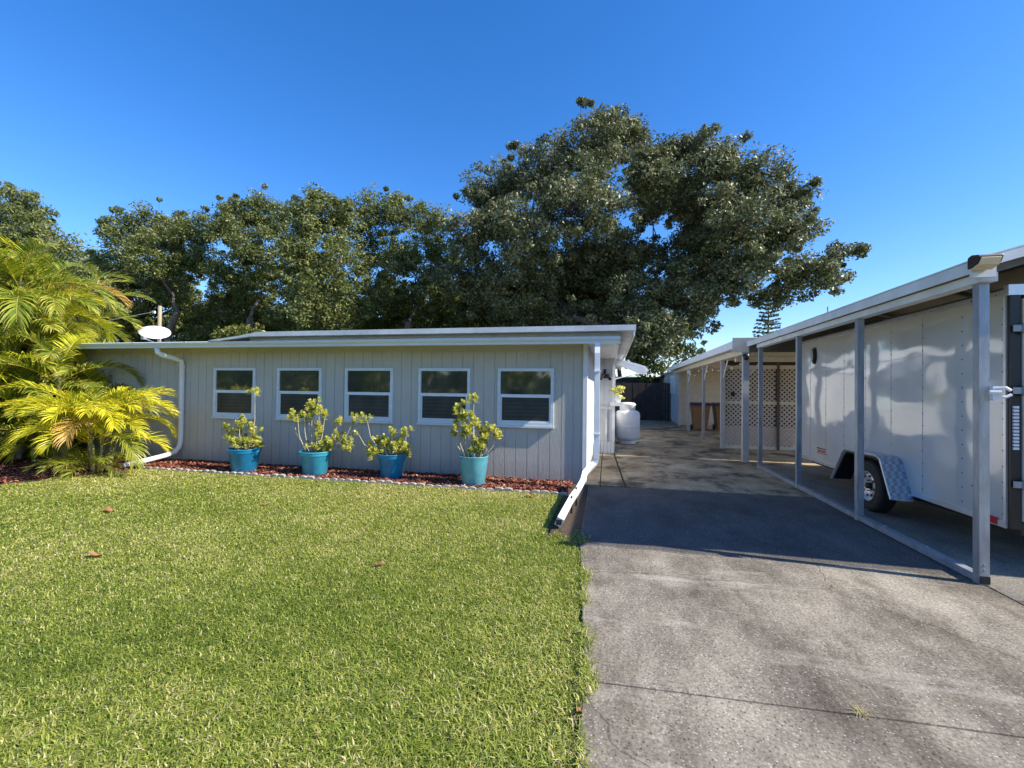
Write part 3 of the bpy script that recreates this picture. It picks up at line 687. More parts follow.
def potted(pos, cpx, rimpy, ppm, top_r, bot_r, H, rim, mat, tips, label, seed, extra=10, lean=0):
    rnd = random.Random(seed); x, y = pos
    root = empty('potted_shrub', (x, y, 0), label, 'potted shrub', 'potted shrubs in blue pots along the house wall')
    bm = NB()
    if rim: prof = [(bot_r * .9, 0), (bot_r, .012), (bot_r + (top_r * .92 - bot_r) * .82, H - .085), (top_r * .93, H - .075), (top_r * .955, H - .06), (top_r * .96, H - .02), (top_r, H - .012), (top_r, H), (top_r * .93, H), (top_r * .9, H - .05)]
    else: prof = [(bot_r * .9, 0), (bot_r, .012), (top_r * .94, H - .12), (top_r * .97, H - .11), (top_r * .98, H - .012), (top_r, H - .008), (top_r, H), (top_r * .93, H), (top_r * .9, H - .05)]
    lathe(bm, prof, (x, y, 0), 40); obj('pot', bm, mat, root, smooth=True)
    bm = NB(); lathe(bm, [(.001, H - .045), (top_r * .91, H - .05), (top_r * .91, H - .06)], (x, y, 0), 24); obj('soil', bm, MT['soil'], root)
    V, F, T = [], [], []; sb = NB()
    R2 = Vector((.8, .35, 0)).normalized() if False else Vector((cam_r.x, cam_r.y, 0)).normalized()
    D2 = Vector((-R2.y, R2.x, 0))
    for j, tp in enumerate(tips):
        dx = (tp[0] - cpx) / ppm; dz = (rimpy - tp[1]) / ppm; n = tp[2] if len(tp) > 2 else 11
        dy = rnd.uniform(-.10, .10) * min(1, .5 + abs(dx))
        tip = Vector((x, y, H)) + R2 * dx + D2 * dy + Vector((0, 0, dz))
        b0 = Vector((x, y, H - .05)) + R2 * max(-.14, min(.14, dx * .45)) + D2 * rnd.uniform(-.07, .07)
        mid = b0.lerp(tip, .5) + R2 * (dx * .18) + Vector((0, 0, -.02 if abs(dx) > .25 else .03)); m2 = b0.lerp(tip, .8) + R2 * dx * .07
        tube(sb, [b0, b0.lerp(mid, .55) + R2 * rnd.uniform(-.01, .01), mid, m2, tip], [.010, .009, .0075, .006, .005], 6)
        dv = (tip - m2).normalized() + Vector((0, 0, .9))
        for kk in range(6 if n > 8 else 2):
            o_ = tip + Vector((rnd.gauss(0, .042), rnd.gauss(0, .042), -.022 * kk + rnd.gauss(0, .012)))
            v, f, t = rosette(o_, dv + Vector((rnd.gauss(0, .25), rnd.gauss(0, .25), 0)), n + 4, .080, rnd); k = len(V)
            V += v; F += [tuple(q + k for q in ff) for ff in f]; T += t
    for j in range(extra):
        a = rnd.random() * 2 * pi; rr = top_r * rnd.uniform(.2, .85)
        tip = Vector((x + cos(a) * rr, y + sin(a) * rr, H + rnd.uniform(.02, .20)))
        b0 = Vector((x + cos(a) * rr * .5, y + sin(a) * rr * .5, H - .05)); tube(sb, [b0, b0.lerp(tip, .5), tip], [.007, .006, .004], 5)
        v, f, t = rosette(tip, Vector((cos(a) * .4, sin(a) * .4, 1)), 14, .080, rnd); k = len(V)
        V += v; F += [tuple(q + k for q in ff) for ff in f]; T += t
    obj('stem', sb, MT['stem'], root, smooth=True); bmleaf('foliage', V, F, T, MT['shrub_leaf'], root)
potted((-6.72, 7.19), 240.5, 448.5, 53, .292, .205, .44, True, MT['pot_a'],
       [(251, 389, 9), (238, 417, 12), (220, 427, 10), (226, 432, 10), (233, 428), (245, 425), (250, 430), (240, 437), (232, 440), (252, 440), (245, 441), (228, 439), (256, 441), (236, 422)],
       'potted shrub with one tall thin tufted stem, in the leftmost blue pot', 1, 18)
potted((-5.27, 7.27), 314.5, 449.5, 55, .285, .200, .44, True, MT['pot_b'],
       [(311.7, 399, 12), (306, 403), (297, 413, 12), (290, 411), (309.5, 411), (303, 411), (322.7, 411, 12), (318, 406), (338, 416.6, 10), (354, 413.7, 11), (318, 429), (336, 431, 12), (331, 436), (342, 435.6, 12), (345, 441), (312.5, 444), (322.7, 443), (329, 441), (316, 421)],
       'tallest bushiest potted shrub with several pale stems, in the second blue pot from the left', 2, 9)
potted((-3.80, 7.38), 394, 452, 56, .262, .185, .44, True, MT['pot_a'],
       [(368, 414.4, 11), (358.6, 431, 7), (409, 427, 11), (394.5, 428, 12), (377.6, 437), (387, 435.6), (385.7, 444), (396, 438.6), (404.8, 444.4), (408, 448), (372.5, 443), (397, 446), (380, 447), (401, 436), (375, 449)],
       'low potted shrub with a stem reaching out left, in the third blue pot', 3, 12)
potted((-2.24, 7.24), 473.5, 457, 60, .246, .190, .49, False, MT['pot_c'],
       [(472.8, 396, 12), (456.4, 408, 12), (460, 404), (469, 413, 12), (457.3, 422, 12), (473.7, 419), (453.7, 430, 9), (462, 417), (482.8, 430), (491, 428.3, 12), (496, 432), (473.7, 438), (479, 444), (475.5, 450), (469, 448), (484, 437), (464, 432), (468, 427), (478, 424)],
       'upright potted shrub in the rightmost pale turquoise pot with a broad rim', 4, 7)

# scalloped concrete edging
bm = NB(); N = 2; L = .292; pts = [(0, -.03)]
for k in range(N):
    for j in range(7):
        a = pi - pi * j / 6; pts.append((L / N * (k + .5) + L / N / 2 * cos(a) * .98, .022 + .026 * sin(a)))
pts.append((L, -.03))
A_ = bm
prism(A_, pts, 1, 0, .055)
e0 = obj('edging_block', A_, MT['edging'], None, bevel=.004)
lab = 'low scalloped grey concrete edging block between lawn and red mulch bed'
tag(e0, lab, 'edging block', 'scalloped edging blocks along the flower bed')
for i in range(28):
    o = e0 if i == 0 else e0.copy()
    if i: C.objects.link(o)
    o.location = (-8.88 + i * .295, 6.925 + .012 * sin(i * 1.9), -.012 + .010 * sin(i * 2.7)); o.rotation_euler = (random.uniform(-.12, .12), random.uniform(-.02, .02), random.uniform(-.035, .035))

# fallen leaves
def fallen(x, y, s, rz, label, ct):
    n = 9; V = []; F = []; T = []
    for i in range(n + 1):
        t = i / n; w = s * .34 * sin(pi * min(1, t * 1.02)) ** .8 * (1 - .25 * t); cx_ = (t - .5) * s * 1.3; cz = .022 * s / .1 * (abs(t - .5) * 2) ** 2 + .012 * sin(6 * t + rz * 5)
        for k, q in enumerate((-1, 0, 1)):
            V.append(Vector((cx_, q * w, cz + abs(q) * .45 * w * (1.2 + sin(4 * t + q + rz * 3)))))
            T.append(.3 if q == 0 else .8)
    for i in range(n):
        for k in (0, 1): F.append((i * 3 + k, i * 3 + 3 + k, i * 3 + 4 + k, i * 3 + 1 + k))
    me = bpy.data.meshes.new('fallen_leaf'); me.from_pydata([tuple(v) for v in V], [], F)
    a = me.attributes.new('tint', 'FLOAT', 'POINT'); a.data.foreach_set('value', T); me.materials.append(MT['dry_leaf'])
    o = bpy.data.objects.new('fallen_leaf', me); C.objects.link(o); o.location = (x, y, ct); o.rotation_euler = (.15, .1, rz)
    tag(o, label, 'leaf', 'brown leaves fallen on the lawn and drive')
fallen(-4.65, 3.27, .12, .4, 'largest curled brown leaf lying on the left half of the lawn', .012)
fallen(-6.15, 4.45, .125, .1, 'flat orange brown leaf on the lawn nearest the golden palm', .008)
fallen(-4.52, 5.22, .095, .5, 'small brown leaf on the lawn in front of the first blue pot', .006)
fallen(-2.02, 3.72, .08, .8, 'small brown leaf on the lawn in front of the third blue pot', .008)
fallen(-1.15, 6.62, .12, .2, 'brown leaf lying against the right end of the scalloped edging', .004)
fallen(-.14, 2.28, .055, 1.3, 'tiny orange leaf at the lawn edge beside the driveway joint', .006)
# tuft of weeds in the joint
bm = NB(); wv = []
for i in range(26):
    a = random.random() * 2 * pi; l_ = random.uniform(.02, .07); p = Vector((1.24 + random.gauss(0, .012), 2.60 + random.gauss(0, .01), .0))
    q = p + Vector((cos(a) * l_, sin(a) * l_, random.uniform(.005, .035))); s_ = Vector((-sin(a), cos(a), 0)) * .003
    v_ = [bm.verts.new(z) for z in (p - s_, p + s_, q)]; bm.faces.new(v_)
tag(obj('weed', bm, simple('dry_weed', (.36, .30, .12), .8)), 'small dry weed tuft growing in the front joint of the driveway', 'weed')

# ================================================================== PALMS
def frond(base, az, el, L, droop, mat, parent, rnd, pairs=38, leaf=.42, tb=(.3, .7), name='frond', twist=0):
    """arching pinnate leaf: rachis tube plus two rows of folded leaflets"""
    base = Vector(base); h = Vector((cos(az), sin(az), 0)); pts = []; p = base.copy(); e = el; n = 22
    for i in range(n + 1):
        pts.append(p.copy()); e -= droop / n * (.4 + 1.5 * i / n); p = p + (h * cos(e) + Vector((0, 0, sin(e)))) * (L / n)
    V = []; F = []; T = []
    side = Vector((-h.y, h.x, 0))
    # rachis, four sided
    for i, q in enumerate(pts):
        r = .013 * (1 - .85 * i / n) * (L / 1.6)
        up_ = Vector((0, 0, 1))
        for d_ in (side * r, up_ * r, -side * r, -up_ * r): V.append(q + d_); T.append(min(1, tb[1] + .25))
    for i in range(n):
        for k in range(4): F.append((i * 4 + k, i * 4 + (k + 1) % 4, i * 4 + 4 + (k + 1) % 4, i * 4 + 4 + k))
    st = .20
    for j in range(pairs):
        t = st + (1 - st) * (j + .5) / pairs; fi = t * n; i0 = min(n - 1, int(fi)); q = pts[i0].lerp(pts[i0 + 1], fi - i0)
        tan = (pts[i0 + 1] - pts[i0]).normalized(); nrm = side.cross(tan).normalized()
        if nrm.z < 0: nrm = -nrm
        ll = leaf * (.35 + .65 * sin(pi * min(1, (t - st) / (1 - st) * .86 + .14)) ** .7) * rnd.uniform(.88, 1.1)
        for sgn in (-1, 1):
            fwd = .42 + .75 * t; upv = .50 - .2 * t + rnd.uniform(-.22, .22)
            d_ = (side * sgn * cos(fwd) + tan * sin(fwd) + nrm * upv).normalized(); w = leaf * .031 * (1 - .35 * t)
            wd = tan.cross(d_).cross(d_).normalized() * w
            g = Vector((0, 0, -1)); sag = ll * rnd.uniform(.12, .5)
            a = q; b = q + d_ * ll * .35; c = q + d_ * ll * .72 + g * sag * .35; d2 = q + d_ * ll * .98 + g * sag
            k = len(V); V += [a - wd * .4, a + wd * .4, b - wd, b + wd, c - wd * .75, c + wd * .75, d2]
            tv = min(1, max(0, rnd.uniform(*tb) + .18 * (t - .5))); T += [tv, tv, tv, tv, min(1, tv + .08), min(1, tv + .08), min(1, tv + .16)]
            F += [(k, k + 1, k + 3, k + 2), (k + 2, k + 3, k + 5, k + 4), (k + 4, k + 5, k + 6, k + 6)]
    return bmleaf(name, V, F, T, mat, parent)
def palm_stem(parent, base, top, r, mat='palm_stem'):
    bm = NB(); b, t = Vector(base), Vector(top); pts = [b.lerp(t, i / 8) + Vector((0, 0, 0)) for i in range(9)]
    tube(bm, pts, [r * (1.15 - .4 * i / 8) for i in range(9)], 8); return obj('stem', bm, MT[mat], parent, smooth=True)
# golden palm
rnd = random.Random(21)
gp = empty('areca_palm', (-9.15, 6.38, 0), 'short bright golden yellow palm arching over the mulch at the lawn corner', 'palm', 'areca palms at the left end of the house')
for i in range(9):
    a = rnd.random() * 2 * pi; r = rnd.uniform(.03, .2); b = (-9.15 + cos(a) * r, 6.38 + sin(a) * r, -.02)
    palm_stem(gp, b, (b[0] + cos(a) * .10, b[1] + sin(a) * .10, rnd.uniform(.5, .95)), rnd.uniform(.018, .03))
for i in range(58):
    az = 2 * pi * i * .618 + rnd.uniform(-.2, .2); lay = i / 58
    el = .50 + .95 * lay + rnd.uniform(-.1, .1); L = rnd.uniform(.90, 1.26) * (1.0 if lay < .75 else .85)
    b = (-9.15 + cos(az) * .10, 6.38 + sin(az) * .10, rnd.uniform(.48, .98))
    mat = 'palm_gold' if rnd.random() < .78 else ('palm_green' if rnd.random() < .93 else 'palm_orange')
    frond(b, az, el, L, rnd.uniform(1.0, 1.75), MT[mat], gp, rnd, 36, .36, (.25, .85) if mat == 'palm_gold' else (.4, .9))
for i in range(18):     # low leafy suckers at the foot
    az = rnd.uniform(0, 2 * pi); b = (-9.15 + cos(az) * .22, 6.38 + sin(az) * .22, .05)
    frond(b, az, rnd.uniform(.6, 1.2), rnd.uniform(.45, .75), 1.4, MT['palm_green'], gp, rnd, 20, .24, (.3, .9))
# tall clump
def clump(cx, cy, label, nst, H, nfr, seed, Lr=(1.9, 2.6), spread=.5):
    rnd = random.Random(seed)
    root = empty('areca_palm', (cx, cy, 0), label, 'palm', 'areca palms at the left end of the house')
    for s_ in range(nst):
        a = 2 * pi * s_ / nst + rnd.uniform(-.3, .3); r = spread * rnd.uniform(.3, 1); h = H * (.22 + .78 * ((s_ * .618) % 1))
        b = (cx + cos(a) * r, cy + sin(a) * r, -.02); t = (cx + cos(a) * (r + h * .13), cy + sin(a) * (r + h * .10), h)
        palm_stem(root, b, t, rnd.uniform(.035, .05), 'palm_trunk' if s_ % 3 == 0 else 'palm_stem')
        for f_ in range(nfr):
            az = 2 * pi * (f_ * .618 + s_ * .21) + rnd.uniform(-.25, .25); el = 1.42 - 1.3 * (f_ / nfr) + rnd.uniform(-.12, .12)
            rr = rnd.random(); mat = 'palm_green' if rr < .76 else ('palm_gold' if rr < .985 else 'palm_orange')
            frond((t[0], t[1], t[2] - .05 * f_), az, el, rnd.uniform(*Lr), rnd.uniform(1.1, 1.9), MT[mat], root, rnd, 44, .46, (.25, .9) if mat == 'palm_green' else (.1, .7))
    return root
clump(-12.55, 6.95, 'tallest green areca palm clump at the left edge of the picture', 17, 4.05, 11, 5, (1.15, 1.72), .55)
clump(-11.4, 7.25, 'low green areca palm clump filling the space between golden palm and tallest clump', 9, 1.9, 9, 31, (1.1, 1.6), .55)
clump(-13.3, 8.0, 'green areca palm clump growing close behind the tallest one at the house end', 11, 4.0, 10, 9, (1.5, 2.0), .6)

# ================================================================== ROOF-TOP DISH, POLE, WIRE
dh = empty('satellite_dish', (-11.0, 9.0, 2.465), 'white oval satellite dish on the left part of the roof', 'satellite dish')
bm = NB(); ctr = Vector((-11.12, 9.0, 2.93)); nv = Vector((.36, -.46, .8)).normalized(); a_ = Vector((1, .02, 0)); a_ = (a_ - nv * a_.dot(nv)).normalized(); b_ = nv.cross(a_)
rings = []
for r, dz in ((0.001, -.08), (.15, -.068), (.27, -.032), (.345, 0), (.345, -.012), (.26, -.045), (.001, -.10)):
    rings.append([bm.verts.new(ctr + a_ * cos(2 * pi * k / 32) * r + b_ * sin(2 * pi * k / 32) * r * .85 + nv * dz) for k in range(32)])
for A1, B1 in zip(rings, rings[1:]):
    for k in range(32): bm.faces.new((A1[k], A1[(k + 1) % 32], B1[(k + 1) % 32], B1[k]))
obj('dish', bm, MT['white'], dh, smooth=True)
bm = NB(); tube(bm, [(-11.0, 9.0, 2.46), (-11.0, 9.02, 2.72), (-11.1, 9.02, 2.83)], .025, 8); obj('mast', bm, MT['galv'], dh)
bm = NB(); tube(bm, [(-11.1, 8.95, 2.68), (-10.95, 8.62, 2.72)], .014, 6); box(bm, -10.99, -10.91, 8.56, 8.64, 2.70, 2.77); obj('feed_arm', bm, MT['galv'], dh)
pp = P(160, 306, 19)
up_ = empty('utility_pole', (pp.x, 19, 0), 'weathered wooden utility pole behind the satellite dish', 'utility pole')
bm = NB(); tube(bm, [(pp.x, 19, 0), (pp.x, 19, pp.z)], [.10, .085], 10); obj('pole', bm, MT['pole'], up_, smooth=True)
bm = NB(); q = P(155, 312, 18.9); box(bm, q.x - .12, q.x + .05, 18.82, 18.9, q.z - .08, q.z + .05); obj('insulator', bm, MT['white'], up_)
bm = NB(); p2 = P(60, 324, 17); tube(bm, [(q.x, 18.85, q.z), ((q.x + p2.x) / 2, 17.9, (q.z + p2.z) / 2 - .15), tuple(p2), (p2.x - 12, 14, p2.z + .6)], .022, 5)
tag(obj('power_line', bm, MT['galv']), 'thin service cable running left from the utility pole', 'cable')

# ================================================================== CARPORT
cp = empty('carport', (3.1, 7.5, 0), 'galvanised steel carport with pitched white roof sheltering the trailer', 'carport')
posts = [4.62, 6.55, 8.45, 10.45]
def post(X, Y, z1, a=.073):
    bm = NB(); box(bm, X - a / 2, X + a / 2, Y - a / 2, Y + a / 2, .0, z1)
    for z in (.12, .16): box(bm, X - .008, X + .008, Y - a / 2 - .004, Y - a / 2 + .001, z, z + .016)
    return obj('post', bm, MT['galv'], cp, bevel=.006)
for y in posts: post(3.09, y, 2.56)
for y in posts: post(7.25, y, 2.56)
boxes('base_rail', [(3.054, 3.126, 4.59, 10.5, .012, .075)], MT['galv_base'], cp, .006)
boxes('base_rail', [(7.2, 7.3, 4.575, 10.5, .012, .075)], MT['galv_base'], cp, .006)
boxes('rail_cap', [(3.054, 3.126, 4.575, 4.582, .012, .075)], MT['black'], cp)
bm = NB()
for y in (5.3, 6.0, 7.2, 7.9, 9.2, 9.9): lathe(bm, [(.016, .078), (.014, .092), (.001, .094)], (3.09, y, 0), 8)
obj('anchor_bolt', bm, MT['galv'], cp)
boxes('eave_beam', [(3.03, 3.15, 4.53, 10.5, 2.56, 2.635)], MT['white_dirty'], cp)
boxes('eave_beam', [(7.2, 7.32, 4.53, 10.5, 2.56, 2.635)], MT['white_dirty'], cp)
PT = .29; RX = 5.17; z0 = 2.735; zr = z0 + (RX - 2.97) * PT
bm = NB(); prism(bm, [(2.968, 2.635), (2.968, z0), (2.985, z0 + .002), (2.985, 2.633)], 1, 4.46, 11.0)
obj('eave_fascia', bm, MT['white_dirty'], cp)
bm = NB(); prism(bm, [(7.355, 2.635), (7.355, z0), (7.372, z0), (7.372, 2.635)], 1, 4.46, 11.0)
obj('eave_fascia', bm, MT['white_dirty'], cp)
def roofside(bm, xa, xb, za, zb, y0, y1, th):
    prism(bm, [(xa, za), (xb, zb), (xb, zb - th), (xa, za - th)], 1, y0, y1)
bm = NB(); roofside(bm, 2.96, RX, z0 + .012, zr + .012, 4.45, 11.02, .012); roofside(bm, RX, 7.38, zr + .012, z0 + .012, 4.45, 11.02, .012)
obj('roof', bm, MT['roof'], cp)
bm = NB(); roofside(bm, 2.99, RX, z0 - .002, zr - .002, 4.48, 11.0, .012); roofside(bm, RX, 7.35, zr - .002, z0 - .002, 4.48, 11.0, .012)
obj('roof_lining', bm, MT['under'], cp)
bm = NB(); roofside(bm, 2.965, RX, z0 - .0, zr - .0, 4.452, 4.475, .085); roofside(bm, RX, 7.37, zr, z0, 4.452, 4.475, .085); obj('gable_trim', bm, MT['white_dirty'], cp)
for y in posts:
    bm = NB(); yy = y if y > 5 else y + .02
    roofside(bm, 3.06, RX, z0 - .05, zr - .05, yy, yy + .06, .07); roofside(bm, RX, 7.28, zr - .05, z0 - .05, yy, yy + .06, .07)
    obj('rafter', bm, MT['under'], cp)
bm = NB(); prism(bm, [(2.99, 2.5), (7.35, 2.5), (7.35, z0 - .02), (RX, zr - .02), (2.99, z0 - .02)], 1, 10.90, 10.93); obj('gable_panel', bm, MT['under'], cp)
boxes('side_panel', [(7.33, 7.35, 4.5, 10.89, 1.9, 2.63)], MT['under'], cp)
# corner block, flood lamp, latch bracket
boxes('corner_block', [(2.90, 3.07, 4.43, 4.453, 2.575, 2.70)], MT['white_dirty'], cp, .004)
fl = boxes('flood_lamp', [(2.87, 3.01, 4.40, 4.429, 2.64, 2.72)], MT['bronze'], cp, .004)
bm = NB(); prism(bm, [(4.40, 2.725), (4.36, 2.74), (4.29, 2.725), (4.285, 2.71), (4.31, 2.665), (4.40, 2.635)], 0, 2.85, 3.02); obj('lamp_housing', bm, MT['bronze'], fl, bevel=.006)
bm = NB(); prism(bm, [(4.282, 2.703), (4.278, 2.699), (4.303, 2.647), (4.38, 2.623), (4.39, 2.635), (4.312, 2.659)], 0, 2.868, 3.002); obj('lens', bm, MT['lens'], fl)
bm = NB(); box(bm, 3.12, 3.16, 4.54, 4.572, 1.56, 1.68); tube(bm, [(3.12, 4.55, 1.66), (3.20, 4.53, 1.67), (3.235, 4.53, 1.645)], .013, 6); tube(bm, [(3.12, 4.55, 1.60), (3.20, 4.53, 1.59), (3.24, 4.53, 1.61)], .013, 6); tube(bm, [(3.10, 4.55, 1.63), (3.17, 4.53, 1.63)], .02, 6); obj('latch_bracket', bm, MT['white'], cp)
bm = NB(); tube(bm, [(3.0, 7.2, 2.73), (3.0, 7.2, 2.84)], .010, 6); obj('roof_screw', bm, MT['galv'], cp)

# ================================================================== TRAILER
TX0, TX1, TY0, TY1, TZ0, TZ1 = 3.64, 5.72, 5.14, 10.0, .36, 2.60
tr = empty('cargo_trailer', (TX0 + 1, 7.4, 0), 'glossy grey white enclosed cargo trailer parked under the carport', 'trailer')
bm = NB()
YW_, RWZ = 7.05, .345
cut = [(6.58, TZ0), (6.75, .77), (7.62, .77), (7.86, TZ0)]
prism(bm, [(TY0, TZ0), cut[0], cut[1], cut[2], cut[3], (TY1, TZ0), (TY1, TZ1), (TY0, TZ1)], 0, TX0, TX0 + .03)
prism(bm, [(TY0, TZ0), cut[0], cut[1], cut[2], cut[3], (TY1, TZ0), (TY1, TZ1), (TY0, TZ1)], 0, TX1 - .03, TX1)
box(bm, TX0 + .03, TX1 - .03, TY1 - .03, TY1, TZ0, TZ1)
prism(bm, [(TX0, TY1), (TX1, TY1), ((TX0 + TX1) / 2, TY1 + .5)], 2, TZ0, TZ1)
obj('body', bm, MT['trailer'], tr)
boxes('floor', [(TX0 + .031, TX1 - .031, TY0, TY1 - .031, TZ0 + .001, TZ0 + .06), (TX0 + .25, TX0 + .33, TY0 + .1, TY1, TZ0 - .12, TZ0), (TX1 - .33, TX1 - .25, TY0 + .1, TY1, TZ0 - .12, TZ0)], MT['black'], tr)
bm = NB(); prism(bm, [(TX0 - .004, TZ1 + .002), (TX0 + .08, TZ1 + .05), ((TX0 + TX1) / 2, TZ1 + .09), (TX1 - .08, TZ1 + .05), (TX1 + .004, TZ1 + .002)], 1, TY0, TY1 + .02); obj('roof', bm, MT['alu'], tr)
boxes('top_trim', [(TX0 - .014, TX0 - .001, TY0, TY1, TZ1 - .055, TZ1 + .004), (TX0 - .020, TX0 - .0145, TY0, TY1, TZ1 - .060, TZ1 - .050)], MT['alu'], tr)
boxes('bottom_trim', [(TX0 - .012, TX0 - .001, TY0, 6.50, TZ0 - .004, TZ0 + .055)], MT['alu'], tr)
boxes('bottom_trim', [(TX0 - .012, TX0 - .001, 7.89, TY1, TZ0 - .004, TZ0 + .055)], MT['alu'], tr)
# seams with rivets
bm = NB()
ys = [TY0 + .045] + [TY0 + .62 * k + .55 for k in range(8)]
for y in ys:
    z = TZ0 + .12
    while z < TZ1 - .08:
        if not (6.5 < y < 7.9 and z < .82): lathe(bm, [(.008, TX0 + .001), (.007, TX0 - .004), (.001, TX0 - .005)], (0, y, z), 6, axis=0)
        z += .15
y = TY0 + .1
while y < TY1: 
    lathe(bm, [(.007, TX0 - .013), (.006, TX0 - .018), (.001, TX0 - .019)], (0, y, TZ1 - .03), 6, axis=0); y += .3
obj('rivets', bm, simple('rivet_dark', (.05, .05, .05), .5), tr)
boxes('seam', [(TX0 - .002, TX0 + .001, y, y + .006, (TZ0 + .06) if not 6.5 < y < 7.9 else .84, TZ1 - .062) for y in ys[2:]], simple('seam_grey', (.40, .40, .39), .4), tr)
# rear frame and door
boxes('rear_frame', [(TX0 + .004, TX0 + .085, TY0 - .035, TY0 - .001, TZ0, TZ1 - .06), (TX1 - .085, TX1, TY0 - .035, TY0 - .001, TZ0, TZ1 - .06), (TX0 + .086, TX1 - .086, TY0 - .035, TY0 - .001, TZ0 - .05, TZ0 + .06)], MT['black'], tr)
boxes('rear_header', [(TX0 - .012, TX1 + .012, TY0 - .04, TY0 + .02, TZ1 - .055, TZ1 + .045)], MT['alu'], tr, .004)
dr = boxes('rear_door', [(TX0 + .095, TX1 - .095, TY0 - .05, TY0 - .003, TZ0 + .075, TZ1 - .09)], simple('door_white', (.72, .74, .68), .12, var=.05, spec=.7), tr, .006)
for z in (.75, 1.62, 2.2):
    bm = NB(); box(bm, TX0 + .01, TX0 + .24, TY0 - .072, TY0 - .052, z, z + .06); lathe(bm, [(.02, z - .02), (.02, z + .08)], (TX0 + .09, TY0 - .075, 0), 10)
    obj('hinge', bm, MT['galv'], dr)
bm = NB(); tube(bm, [(TX0 + .16, TY0 - .08, .5), (TX0 + .16, TY0 - .08, 2.45)], .014, 8); obj('cam_bar', bm, MT['alu'], dr)
boxes('edge_strip', [(TX0 - .010, TX0 - .001, TY0 - .0, TY0 + .028, TZ0 + .058, TZ1 - .062)], MT['alu'], tr)
boxes('reflector', [(TX0 - .018, TX0 - .0125, TY0 + .09, TY0 + .19, TZ0 + .005, TZ0 + .075)], MT['red'], tr)
boxes('tail_lamp', [(TX0 + .018, TX0 + .058, TY0 - .052, TY0 - .036, z, z + .022) for z in [1.10 + .032 * k for k in range(13)]], MT['white'], tr)
# round-ended black side vent
bm = NB()
for (a, b, x_) in ((.075, .15, .03), (.05, .12, .045)):
    pts = [(9.22 + a * cos(t_) * 1.0, 2.29 + b * (abs(sin(t_)) ** .7) * (1 if sin(t_) >= 0 else -1)) for t_ in [2 * pi * k / 28 for k in range(28)]]
    prism(bm, pts, 0, TX0 - x_, TX0 - .001)
vt = obj('side_vent', bm, MT['black'], tr)
pts = [(9.22 + .03 * cos(2 * pi * k / 20), 2.29 + .09 * sin(2 * pi * k / 20)) for k in range(20)]
bm = NB(); prism(bm, pts, 0, TX0 - .05, TX0 - .0455); obj('vent_insert', bm, MT['galv'], vt)
# small red and black decal: two slanted lettering bars
bm = NB()
for k, (a, w) in enumerate(((0, .05), (.07, .05), (.14, .03), (.19, .05), (.26, .04))):
    prism(bm, [(9.10 - a, .56), (9.10 - a - w, .56), (9.10 - a - w - .015, .60), (9.10 - a - .015, .60)], 0, TX0 - .003, TX0 - .001)
prism(bm, [(9.13, .535), (8.74, .535), (8.74, .547), (9.13, .547)], 0, TX0 - .003, TX0 - .001)
obj('decal', bm, MT['red'], tr)
bm = NB(); prism(bm, [(9.15, .615), (8.8, .615), (8.77, .637), (9.12, .637)], 0, TX0 - .003, TX0 - .001); obj('decal', bm, MT['black'], tr)
bm = NB(); box(bm, TX0 - .02, TX0 - .001, 5.48, 5.53, .66, .69); tube(bm, [(TX0 - .01, 5.5, .68), (TX0 - .05, 5.5, .68)], .008, 6); obj('side_latch', bm, MT['galv'], tr)
# fender
def fender(x0, x1):
    bm = NB(); prof = [(8.02, .27), (7.66, .74), (7.58, .785), (6.80, .80), (6.70, .76), (6.47, .30)]; th = .02
    inner = [(7.985, .27), (7.64, .72), (7.565, .765), (6.805, .78), (6.72, .745), (6.50, .30)]
    prism(bm, prof + inner[::-1], 0, x0, x1)
    return obj('fender', bm, MT['plate'], tr)
fd = fender(3.40, TX0 - .001)
bm = NB(); path = [(3.395, 8.02, .27), (3.395, 7.66, .74), (3.395, 7.58, .785), (3.395, 6.80, .80), (3.395, 6.70, .76), (3.395, 6.47, .30), (3.52, 6.465, .295), (3.63, 6.465, .295)]
tube(bm, path, .012, 8); obj('fender_edge', bm, MT['alu'], fd)
bm = NB(); prism(bm, [(7.93, .3), (7.62, .71), (6.82, .74), (6.45, .3)], 0, TX0 + .031, TX0 + .25); obj('wheel_well', bm, MT['black'], fd)
bm = NB(); prism(bm, [(7.97, .28), (7.63, .715), (7.56, .757), (6.81, .772), (6.73, .735), (6.52, .31), (6.535, .31), (6.745, .725), (6.815, .755), (7.555, .74), (7.61, .70), (7.945, .28)], 0, 3.402, TX0 - .002); obj('fender_liner', bm, MT['black'], fd)
fender(TX1 + .001, TX1 + .24)
